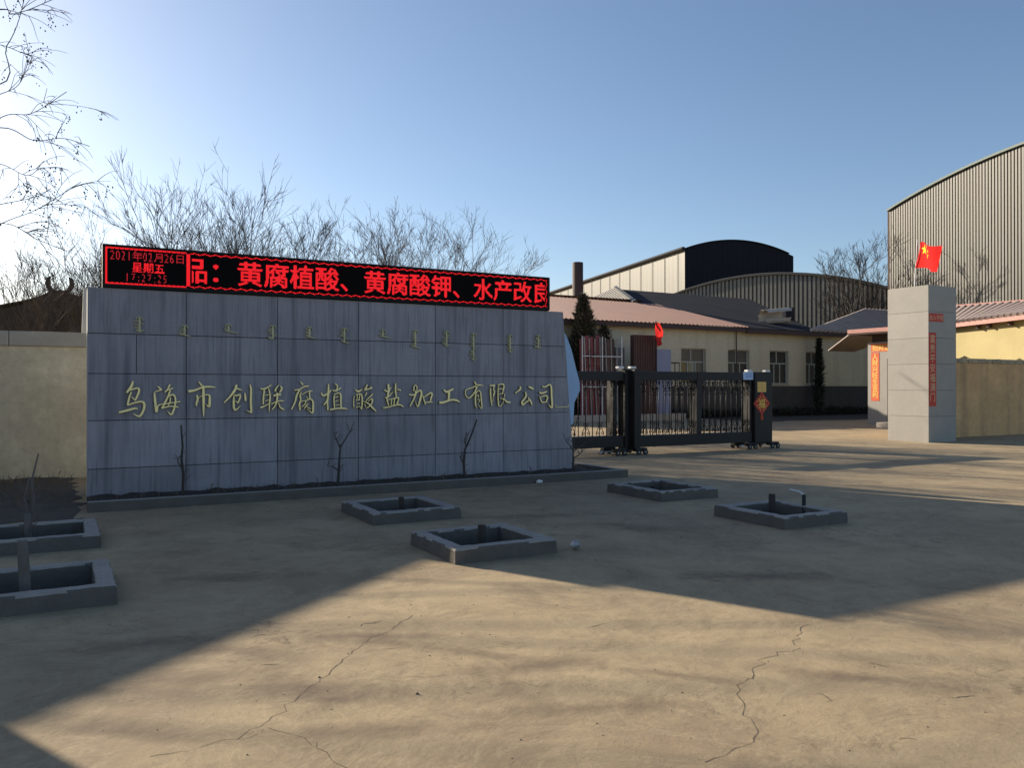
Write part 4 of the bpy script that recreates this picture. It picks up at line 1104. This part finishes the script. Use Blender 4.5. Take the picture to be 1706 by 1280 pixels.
for k in (.55,.62,.75,.85):
    p = Eb.lerp(E3, k)+nE*.2; m = MB(); m.cbox(p.x-.04,p.x+.2,p.y-.04,p.y+.04,3.74,3.93,.005); obj('eave_bracket', m, M_eave, wg)
Rb, R3 = Vector((37.3,14.6,5.33)), Vector((34.3,4.0,4.9))
def eaveP(t): p = Eb.lerp(E3, t); return Vector((p.x, p.y, 4.03))
rf = MB(); rb_ = MB(); rb_.add([eaveP(0), eaveP(1), R3, Rb], [(0,1,2,3)]); obj('ribbed_roof', rb_, M_roof_base, wg)
for k in range(27):
    t = k/26; a = eaveP(t); b_ = Rb.lerp(R3, t)
    rf.tube([a+Vector((0,0,.06)), b_+Vector((0,0,.06))], .095, 4)
o = obj('roof_ribs', rf, M_rib_sunlit, wg); o['kind'] = 'stuff'
m = MB(); m.tube([Rb+Vector((0,0,.05)), R3+Vector((0,0,.05))], .10, 6); obj('ridge_cap', m, M_pinktrim, wg)
m = MB(); m.add([tuple(Rb),tuple(R3),(40,3.4,3.9),(43,13,3.9)],[(0,1,2,3)]); obj('rear_roof', m, M_roof_rib, wg)

# ================================================================ WAREHOUSES
def corrugated(P, w, s0, s1, zf, pitch, depth, nrm, z0=-.1, flat=.55):
    """ribbed sheet wall along direction w from P, arched top zf(s)"""
    m = MB(); s = s0
    prof = []
    while s < s1:
        prof += [(s,0),(s+pitch*flat*.8,0),(s+pitch*flat,depth),(s+pitch*.92,depth)]; s += pitch
    prof.append((s1, 0))
    for q, h_ in prof:
        p = Vector(P)+Vector(w)*q+Vector(nrm)*h_
        m.v.append((p.x,p.y,z0)); m.v.append((p.x,p.y,zf(q)))
    m.f = [(2*i,2*i+2,2*i+3,2*i+1) for i in range(len(prof)-1)]
    return m
def cvec(x, y):
    l = math.hypot(x, y); x /= l; y /= l
    return Vector((.8746*x+.4848*y, -.4848*x+.8746*y, 0))
def barrel(P, w, s0, s1, zf, d, length, n=24, lift=.05):
    m = MB()
    for k in range(n+1):
        s = s0+(s1-s0)*k/n; p = Vector(P)+Vector(w)*s
        a = p-Vector(d)*.25; b_ = p+Vector(d)*length
        m.v.append((a.x,a.y,zf(s)+lift)); m.v.append((b_.x,b_.y,zf(s)+lift))
    m.f = [(2*k,2*k+1,2*k+3,2*k+2) for k in range(n)]
    return m
def edge_trim(P, w, s0, s1, zf, d, r, n=24):
    pts = []
    for k in range(n+1):
        s = s0+(s1-s0)*k/n; p = Vector(P)+Vector(w)*s-Vector(d)*.2; pts.append((p.x,p.y,zf(s)))
    return MB().tube(pts, r, 5)
# big grey one at the right
P = Vector(cs(28.7,62)); w = cvec(.26,-1); d = cvec(1,.26)
zf = lambda s: 16.6-.0085*(s-14)**2
wh = thing('grey_warehouse','huge ribbed grey metal warehouse with an arched roofline at the right edge','warehouse',tuple(P))
obj('ribbed_wall', corrugated(P, w, 0, 28, zf, .25, .09, -d, flat=.30), M_sheet_grey, wh, fix=False)
obj('arched_roof', barrel(P, w, 0, 28, zf, d, 40), M_sheet_grey, wh)
obj('edge_trim', edge_trim(P, w, 0, 28, zf, d, .11), mat('green_grey_trim',(.14,.18,.17),.6), wh)
m = MB(); q = P-d*.03; m.cbox(q.x-.09,q.x+.09,q.y-.09,q.y+.09,-.1,zf(0),.02); obj('corner_trim', m, M_eave, wh)
m = MB(); a, b_ = P+w*.001, P+d*40; m.add([(a.x,a.y,-.1),(b_.x,b_.y,-.1),(b_.x,b_.y,zf(0)),(a.x,a.y,zf(0))],[(0,1,2,3)]); obj('rear_wall', m, M_sheet_grey, wh)
# arched shed in the middle
P = Vector(cs(22.35,68)); w = cvec(.76,-.65); d = cvec(.65,.76)
zf = lambda s: 11.0-.0175*(s+2)**2
wh = thing('arched_shed','lower arched shed of ribbed grey sheets between dark warehouse and big grey warehouse','shed',tuple(P))
obj('ribbed_wall', corrugated(P, w, -15, 9.3, zf, .36, .15, -d, flat=.40), M_shed, wh, fix=False)
obj('arched_roof', barrel(P, w, -15, 9.3, zf, d, 12), M_sheet_grey, wh)
obj('edge_trim', edge_trim(P, w, -15, 9.3, zf, d, .13), M_sheet_light, wh)
# dark gabled one far back
P = Vector(cs(18,85)); w = cvec(.958,.2867); d = cvec(-.2867,.958)
zf = lambda s: 15.95+1.15*(1-((s-6.3)/6.3)**2)
wh = thing('dark_warehouse','tall far warehouse with a dark blue arched end and a pale long side','warehouse',tuple(P))
obj('end_wall', corrugated(P, w, 0, 12.6, zf, .6, .03, -d), M_sheet_blue, wh, fix=False)
obj('arched_roof', barrel(P, w, 0, 12.6, zf, d, 47), M_sheet_blue, wh)
obj('side_wall', corrugated(P, d, 0, 47, lambda s: 15.9, .9, .022, -w, flat=.8), M_sheet_light, wh, fix=False)
m = MB(); a = P-w*.25+Vector((0,0,15.92)); b_ = a+d*47; m.tube([a-d*.2, b_], .2, 5); obj('edge_trim', m, M_sheet_blue, wh)
m = MB(); a = P+w*12.6; b_ = a+d*47; m.add([(a.x,a.y,-.1),(b_.x,b_.y,-.1),(b_.x,b_.y,15.9),(a.x,a.y,15.9)],[(0,1,2,3)]); obj('far_wall', m, M_sheet_blue, wh)
for k in range(1, 47, 3):
    a = P+d*(k+.4)-w*.07; m = MB(); m.tube([(a.x,a.y,0),(a.x,a.y,15.8)], .03, 4); obj('sheet_seam', m, mat('seam',(.22,.20,.17)), wh)

# ================================================================ THINGS IN THE YARD
m = MB(); m.cbox(18.2,24.9,17.2,19.3,-.05,.24,.02); m.cbox(18.2,24.9,17.05,17.19,-.05,.29,.015)
tag(obj('raised_bed', m, M_coping, loc=(21,18,0)),'low pale kerbed bed in front of the cream building, seen through the gate','raised bed')
rk = thing('storage_rack','thin white tube rack holding upright roofing sheets behind the gate','rack',(20.7,18.05,.24))
for u in (19.62,20.68,21.74):
    m = MB(); m.tube([(u,17.72,.24),(u,17.72,3.72)], .028, 6); obj('upright', m, M_white, rk)
for z in (1.5,2.85):
    m = MB(); m.tube([(19.62,17.715,z),(21.74,17.715,z)], .024, 6); obj('crossbar', m, M_white, rk)
rr = random.Random(21)
nths = ['first','second','third','fourth','fifth','sixth','seventh','eighth','ninth','tenth','eleventh','twelfth','thirteenth','fourteenth','fifteenth','sixteenth']
for k in range(14):
    pale = k % 2 == 1; red = k < 7
    u = 19.72+k*.142; hh = 3.74+rr.uniform(-.14,.05)
    mt = M_pale_sheet if pale else (M_red_sheet if red else M_brown_sheet)
    wd = .05 if pale else .25
    lean = rr.uniform(-.06,.06); bow = rr.uniform(-.04,.04)
    vs = []; nz = 5
    for q in range(nz+1):
        z = .25+(hh-.25)*q/nz; sh_ = lean*q/nz+bow*math.sin(3.14*q/nz)
        for x in range(7):
            vs.append((u+sh_+(x/6-.5)*wd, (17.80 if pale else 17.86)+.05*math.cos((x/6-.5)*3)*(-1)+.10*q/nz, z))
    m = MB(); m.add(vs, [(q*7+i,q*7+i+1,q*7+8+i,q*7+7+i) for q in range(nz) for i in range(6)])
    tag(obj('upright_sheet', m, mt, loc=(u,17.8,.25), fix=False), nths[k]+' upright sheet from the left end of the white rack, '+('narrow and whitish' if pale else 'dark red' if red else 'brown'), 'roofing sheet', 'sheets standing in the rack')
m = MB(); s = 22.35; pr = []
while s < 23.6: pr += [(s,17.62),(s+.06,17.62),(s+.08,17.58),(s+.12,17.58)]; s += .14
pr2 = [(a, b_) for a, b_ in pr]+[(23.62,17.9),(22.35,17.9)]
m.prism(pr2,'z',.25,3.86)
tag(obj('sheet_stack', m, M_brown_sheet, loc=(23,18,.25)),'tall dark brown stack of corrugated sheets standing by the cream building','sheet stack')
m = MB(); m.cbox(23.86,24.72,17.9,17.98,.25,3.25,.01)
tag(obj('blue_board', m, M_blueboard, loc=(24.2,17.94,.25)),'upright blue grey board standing right of the dark brown sheet stack','board')
m = MB(); m.cbox(21.82,22.33,18.3,18.4,.25,3.3,.01)
tag(obj('grey_sheet', m, mat('grey_panel',(.16,.17,.19),.6,n1=(2,.4)), loc=(22.1,18.35,.25)),'dull grey panel standing between the rack and the brown stack','metal sheet')
t = thing('metal_stand','small black metal stand below the first window','stand',(25.1,18.2,0))
m = MB(); m.cbox(24.85,25.42,18.1,18.45,2.62,2.67,.004); m.cbox(24.85,25.42,18.1,18.45,2.18,2.22,.004); obj('shelf', m, M_black, t)
m = MB()
for a, b_ in ((24.87,18.12),(25.40,18.12),(24.87,18.43),(25.40,18.43)): m.tube([(a,b_,0),(a,b_,2.66)], .02, 5)
obj('leg', m, M_black, t)
fp = thing('pennant_flag','small drooping red flag on a dark pole in front of the cream building','flag',(23.45,17.4,0))
m = MB(); m.tube([(23.45,17.4,.2),(23.45,17.4,3.5),(23.10,17.0,4.45)], .03, 6); obj('pole', m, M_black, fp)
m = MB()
n = 14
for k in range(n+1):
    z = 4.38-1.05*k/n
    wdt = .46*math.sin(min(1,(k/n)*1.25+.12)*2.6)**.8 if k < n else .05
    for j in range(5):
        m.v.append((23.08+max(wdt,.04)*j/4+.02*k/n*3, 17.0+.07*math.sin(j*1.6+k*.3), z))
m.f = [(5*k+j,5*k+j+1,5*(k+1)+j+1,5*(k+1)+j) for k in range(n) for j in range(4)]
obj('cloth', m, M_flag, fp, smooth=True, fix=False)

def conifer(u, v, z0, H, rad, label, m_, seed, n=2600, name='conifer_tree', group='dark conifers in the yard', lop=0):
    rr = random.Random(seed)
    t = thing(name, label, 'conifer', (u, v, 0), group)
    tr = MB(); tr.tube([(u,v,0),(u,v,z0+H*.5),(u,v,z0+H*.97)],[.09,.05,.012],7); obj('trunk', tr, M_bark, t)
    cr = MB()
    for _ in range(n):
        k = rr.random()**.8
        a = rr.uniform(0,6.283)
        lob = 1+.3*math.sin(3*a+k*9+seed)+.18*math.sin(7*a-k*23)
        rmax = rad*(1-k)**.75*(.35+.65*min(1,k*6))*lob
        r = rmax*math.sqrt(rr.uniform(.15,1))
        p = Vector((u+r*math.cos(a), v+r*math.sin(a), z0+H*k))
        dr = Vector((math.cos(a)*.8+rr.gauss(0,.3), math.sin(a)*.8+rr.gauss(0,.3), rr.uniform(.1,1.2))).normalized()
        L = rr.uniform(.10,.30); sd = dr.cross(Vector((rr.gauss(0,1),rr.gauss(0,1),rr.gauss(0,1)))).normalized()*L*.16
        cr.add([p-sd,p+sd,p+dr*L],[(0,1,2)])
    obj('crown', cr, m_, t, fix=False)
conifer(20.35,18.75,.3,5.3,1.15,'bushy dark conifer just right of the sign wall end, in front of the red roof',M_conifer,3,5200)
conifer(18.9,18.7,.2,4.3,.8,'low dark conifer half hidden behind the end of the sign wall',M_conifer2,4,3000)
conifer(21.6,18.9,2.6,1.7,.6,'small dark leafy top showing above the rack of sheets',M_conifer,9,700)
conifer(35.9,18.9,.1,4.0,.27,'thin dark conifer in front of the fourth window',M_conifer2,5,1500)
rr = random.Random(14); w = MB()
for _ in range(5200):
    u = rr.uniform(24.8,44); v = rr.uniform(17.9,19.4); hh = rr.uniform(.1,.5)*(.7+.5*math.sin(u*1.3)**2); a = rr.uniform(0,6.28)
    dx, dy = math.cos(a)*.16, math.sin(a)*.16
    z = rr.uniform(.0,.5)*hh
    w.add([(u-dy*.3,v+dx*.3,z),(u+dy*.3,v-dx*.3,z),(u+dx,v+dy,z+hh*.6)],[(0,1,2)])
tag(obj('dark_undergrowth', w, M_conifer2, fix=False),'dark low undergrowth along the foot of the cream building','undergrowth',kind='stuff')

# ================================================================ PAVILION BEHIND THE LEFT WALL
pv = thing('tiled_pavilion','dark tiled pavilion roof with upturned ridge ends behind the left boundary wall','pavilion',(-.6,18.5,0))
m = MB(); m.box(-2.0,.7,16.3,21,-.1,3.4); obj('wall', m, M_oldroof, pv)
m = MB(); n = 10; L = []
for side in (-1, 1):
    for k in range(n+1):
        t = k/n; wd = .30+ (1.55 if side < 0 else 1.9)*t
        L.append((side, wd, 4.32-.62*t**.85+.05*t*t))
prof = [(-.30-wd+.30*0, z) for s, wd, z in L if s < 0][::-1]+[(-.30+wd, z) for s, wd, z in L if s > 0]
for u, z in prof:
    m.v += [(u,15.9,z),(u,21.4,z)]
b_ = len(prof)
m.f = [(2*k,2*k+1,2*k+3,2*k+2) for k in range(b_-1)]
c0 = len(m.v)
for u, z in prof: m.v += [(u,15.95,z-.1)]
for u, z in prof: m.v += [(u,15.95,3.1)]
m.f += [(c0+k,c0+k+1,c0+b_+k+1,c0+b_+k) for k in range(b_-1)]
obj('roof', m, M_oldroof, pv, fix=False)
for u, v, s in ((-.58,16.0,-1),(-.04,16.0,1)):
    m = MB(); m.tube([(-.31,v,4.33),(u*.7-.31*.3,v,4.36),(u,v,4.44),(u+s*.05,v,4.58),(u+s*.02,v,4.74),(u-s*.03,v,4.80)],[.05,.06,.075,.07,.055,.02],6); obj('ridge_horn', m, M_oldroof, pv)
m = MB(); m.tube([(-.31,15.95,4.34),(-.31,21.4,4.34)], .08, 6); obj('ridge', m, M_oldroof, pv)
for k in range(14):
    for s in (-1, 1):
        m = MB(); v = 16.1+k*.38
        wmax = 1.85 if s < 0 else 2.2
        m.tube([(-.31+s*(.02+(wmax-.02)*q/4), v, 4.36-.62*((q/4)**.85)+.05*(q/4)**2) for q in range(5)], .045, 4); obj('tile_rib', m, M_oldroof, pv)

# ================================================================ BARE TREES
def bare_tree(base, H, spread, label, seed, stems=3, dens=1.0, pale=False, group='bare trees behind the sign wall', r0=.085, lift=.55, fork=.12, RM=.005):
    rr = random.Random(seed)
    t = thing('bare_tree', label, 'tree', base, group)
    trunk, crown = MB(), MB()
    B = Vector(base)
    asc = rr.uniform(.8, 1.25)
    def branch(p, d, L, r, lvl):
        n = max(4, min(9, int(L/.25)))
        pts = [p.copy()]; dd = d.copy()
        for k in range(n):
            dd = (dd+Vector((rr.gauss(0,.07),rr.gauss(0,.07),rr.gauss(.03,.035)))).normalized()
            pts.append(pts[-1]+dd*(L/n))
        rad = [max(RM*(1-.45*k/n), r*(1-.85*k/n)) for k in range(n+1)]
        (trunk if lvl == 0 else crown).tube(pts, rad, 7 if lvl == 0 else (5 if lvl == 1 else 3), cap=lvl < 2)
        if lvl >= 3 or L < .35: return
        nc = int(round({0:9,1:5.5,2:2.6}[lvl]*dens*rr.uniform(.75,1.25)))
        for c in range(nc):
            f = rr.uniform(.18 if lvl else .15, .93)
            i = min(int(f*n), n-1); q = pts[i].lerp(pts[i+1], f*n-i)
            loc = (pts[i+1]-pts[i]).normalized()
            ax = loc.orthogonal().normalized(); ax.rotate(Matrix.Rotation(rr.uniform(0,6.283), 3, loc))
            ang = R(rr.uniform(22,46))*asc
            nd = (loc*math.cos(ang)+ax*math.sin(ang)+Vector((0,0,lift*.35))).normalized()
            branch(q, nd, L*rr.uniform(.34,.72)*(1-.45*f), max(RM, rad[i]*.6), lvl+1)
    for s in range(stems):
        a = 6.283*s/stems+rr.uniform(-.5,.5)
        d = Vector((math.cos(a)*spread, math.sin(a)*spread*.8, 1)).normalized()
        trunk_z = H*fork
        p0 = B+Vector((0,0,0)); p1 = B+Vector((math.cos(a)*.08, math.sin(a)*.08, trunk_z))
        trunk.tube([p0, p0.lerp(p1,.5), p1], [r0*1.2, r0, r0*.85], 7)
        branch(p1, d, (H-trunk_z)*rr.uniform(.84,1.0)/max(.75, d.z), r0*.8, 0)
    top = sorted(p[2] for p in crown.v)[-6]
    for mb_ in (trunk, crown):
        k_ = H/top
        mb_.v = [(B.x+(p[0]-B.x)*(.35+.65*k_), B.y+(p[1]-B.y)*(.35+.65*k_), p[2]*k_) for p in mb_.v]
    obj('trunk', trunk, M_bark, t, fix=False)
    obj('crown', crown, M_twig_pale if pale else M_twig, t, fix=False)
    return t
TREES = [
 ((-1.27,11.5,0),5.32,.50,'dense bare tree at the left frame edge over the pavilion eave',3,1.0,False),
 ((-.65,13.4,0),5.54,.45,'bare tree rising right behind the pavilion ridge',3,1.05,False),
 ((-.14,16.6,0),6.0,.45,'bare tree between the pavilion and the thin pale tree',3,1.05,False),
 ((.96,14.8,0),6.79,.20,'thin pale bare tree left of the display board',2,.8,True),
 ((1.40,13.4,0),6.07,.38,'bare tree right above the left corner of the display board',3,1.1,False),
 ((2.1,10.8,0),7.68,.36,'tallest bare tree with long whippy shoots over the dated end of the display board',3,.85,False),
 ((3.0,11.4,0),7.81,.30,'tall bare tree leaning right beside the tallest one',3,.9,False),
 ((3.94,10.9,0),7.16,.30,'dark bare tree with one thick upright leader over the display board',3,1.2,False),
 ((4.9,11.5,0),7.0,.34,'dense dark bare tree above the first large red characters',4,1.2,False),
 ((5.8,12.1,0),6.97,.36,'broad dark bare tree above the middle of the display board',4,1.15,False),
 ((7.6,13.4,0),6.76,.36,'lower bare tree in the dip of the tree line above the board',3,1.0,False),
 ((9.1,13.6,0),7.3,.34,'fine brownish bare tree left of the rounded tree crowns',3,1.05,True),
 ((10.3,13.9,0),7.6,.34,'fine brownish bare tree in the middle of the rounded crowns',3,1.05,True),
 ((11.3,13.2,0),7.5,.36,'rightmost fine brownish bare tree above the end of the display board',3,1.05,True)]
for i, (b, H, sp, lb, st_, dn, pale) in enumerate(TREES):
    bare_tree(b, H, sp*1.15, lb, 100+i*7, st_+1, dn*1.3, pale, r0=.055, RM=.006)
bare_tree(cs(25.9,60), 13.2, .30, 'bare tree in front of the arched shed, left of the big grey warehouse', 300, 5, 1.25, False, group='bare trees in the yard', r0=.14, fork=.2, RM=.014)

# tall drooping tree reaching in from the left edge
wt = thing('drooping_tree','tall tree outside the left edge whose drooping bare boughs carry dark seed clusters','tree',(-7.6,5.0,0))
C0 = Vector((-.314,-11.91,1.5))
def wp(x, y, Y):
    X = (x-853)/1360*Y; Z = 1.5+(645-y)/1360*Y
    p = cs(X, Y); return Vector((p[0], p[1], Z))
tr = MB(); TB = [Vector((-7.6,5.0,0)),Vector((-7.55,4.95,2)),Vector((-7.45,4.9,4)),Vector((-7.3,4.8,6)),Vector((-7.2,4.7,8)),Vector((-7.15,4.7,9.5))]
tr.tube(TB,[.24,.2,.17,.13,.09,.04],10); obj('trunk', tr, M_bark, wt, smooth=True)
cr, sd = MB(), MB(); rr = random.Random(77)
BOUGHS = [(7.6,[(-60,20),(20,22),(95,-6)],12.6),(7.0,[(-60,150),(10,75),(36,10),(40,-40)],12.4),(6.6,[(-90,110),(-20,72),(50,92)],12.8),
 (5.4,[(-90,260),(0,195),(52,188),(110,152)],12.3),(5.4,[(-110,240),(0,212),(55,233),(105,230),(148,243)],12.5),(5.0,[(-100,300),(-10,272),(45,292),(72,268)],12.9),
 (4.0,[(-110,430),(0,373),(62,348),(134,303)],12.4),(4.4,[(-110,360),(0,340),(58,328),(84,314)],12.7),(4.0,[(-90,395),(5,372),(60,398),(110,418)],12.2),(6.0,[(-100,200),(-10,160),(30,140),(48,95)],13.0)]
def seeds(p):
    for _ in range(rr.randint(2,5)):
        q = p+Vector((rr.gauss(0,.03),rr.gauss(0,.03),-rr.uniform(.02,.16)))
        r = rr.uniform(.007,.014)
        sd.add([q+Vector((r,0,0)),q+Vector((-r,0,0)),q+Vector((0,r,0)),q+Vector((0,-r,0)),q+Vector((0,0,r*1.5)),q+Vector((0,0,-r*1.5))],[(0,2,4),(2,1,4),(1,3,4),(3,0,4),(2,0,5),(1,2,5),(3,1,5),(0,3,5)])
def twig(p, d, L, lvl):
    pts = [p]; dd = d.normalized()
    for k in range(5):
        dd = (dd+Vector((rr.gauss(0,.10),rr.gauss(0,.10),-.06-.03*k*(lvl > 0)))).normalized(); pts.append(pts[-1]+dd*L/5)
    cr.tube(pts,[.0058-.0006*k for k in range(6)],3,cap=False)
    if rr.random() < .22: seeds(pts[-1])
    if rr.random() < .10: seeds(pts[3])
    if lvl < 2:
        for _ in range(rr.randint(0,2)):
            i = rr.randint(1,4); l = (pts[i+1]-pts[i]).normalized(); ax = l.orthogonal().normalized(); ax.rotate(Matrix.Rotation(rr.uniform(0,6.28),3,l))
            twig(pts[i], l*.85+ax*.5, L*rr.uniform(.4,.75), lvl+1)
for (z, pix, Y) in BOUGHS:
    z0 = Vector((-7.6+.05*z+rr.uniform(-.5,.5), 5.0-.03*z+rr.uniform(-2.0,2.5), z*rr.uniform(.65,1.0)))
    cpts = [z0]+[wp(x, y, Y+rr.uniform(-.4,.4)) for x, y in pix]
    S = [Vector(p) for p in spline([tuple(p) for p in cpts], 6)]
    n = len(S)
    cr.tube(S, [max(.0055, .013*(1-k/(n-1))**.8) for k in range(n)], 5)
    for k in range(9):
        f = rr.uniform(.5,1)**.8; i = min(int(f*(n-1)), n-2)
        l = (S[i+1]-S[i]).normalized(); ax = l.orthogonal().normalized(); ax.rotate(Matrix.Rotation(rr.uniform(0,6.28),3,l))
        twig(S[i].lerp(S[i+1], rr.random()), l*.8+ax*.55+Vector((0,0,.1)), rr.uniform(.3,.75), 0 if rr.random() < .45 else 1)
obj('crown', cr, M_twig, wt, fix=False)
o = obj('seed_clusters', sd, M_seed, wt, fix=False); o['kind'] = 'stuff'

# ================================================================ SMALL LITTER
m = MB(); m.tube([(6.15,-1.05,.03),(6.19,-1.04,.035),(6.24,-1.06,.03)],[.022,.03,.02],8)
tag(obj('paper_scrap', m, M_white, loc=(6.2,-1.05,0)),'tiny white scrap lying against the planter kerb','litter')
m = MB(); m.tube([(3.80,-5.62,.03),(3.83,-5.63,.05),(3.86,-5.66,.06)],[.03,.045,.03],9)
tag(obj('crushed_can', m, M_steel, loc=(3.83,-5.63,.0)),'shiny crushed can at the right corner of the pit by the sunlit ground','litter')
rr = random.Random(55); m = MB()
for _ in range(700):
    u, v = rr.uniform(-1.5,9), rr.uniform(-10.5,-1.2)
    if any(a-.1 < u < b_+.1 and c-.1 < v < d_+.1 for a, b_, c, d_ in PITS): continue
    r = rr.uniform(.002,.006)*(2 if rr.random() < .08 else 1)
    m.add([(u-r,v,.0),(u+r*.8,v-r*.6,.0),(u+r*.3,v+r,.0),(u,v,r*1.1)],[(0,1,3),(1,2,3),(2,0,3)])
tag(obj('grit', m, mat('grit',(.16,.135,.105),.95), fix=False),'scattered grit and small stones on the concrete','grit',kind='stuff')
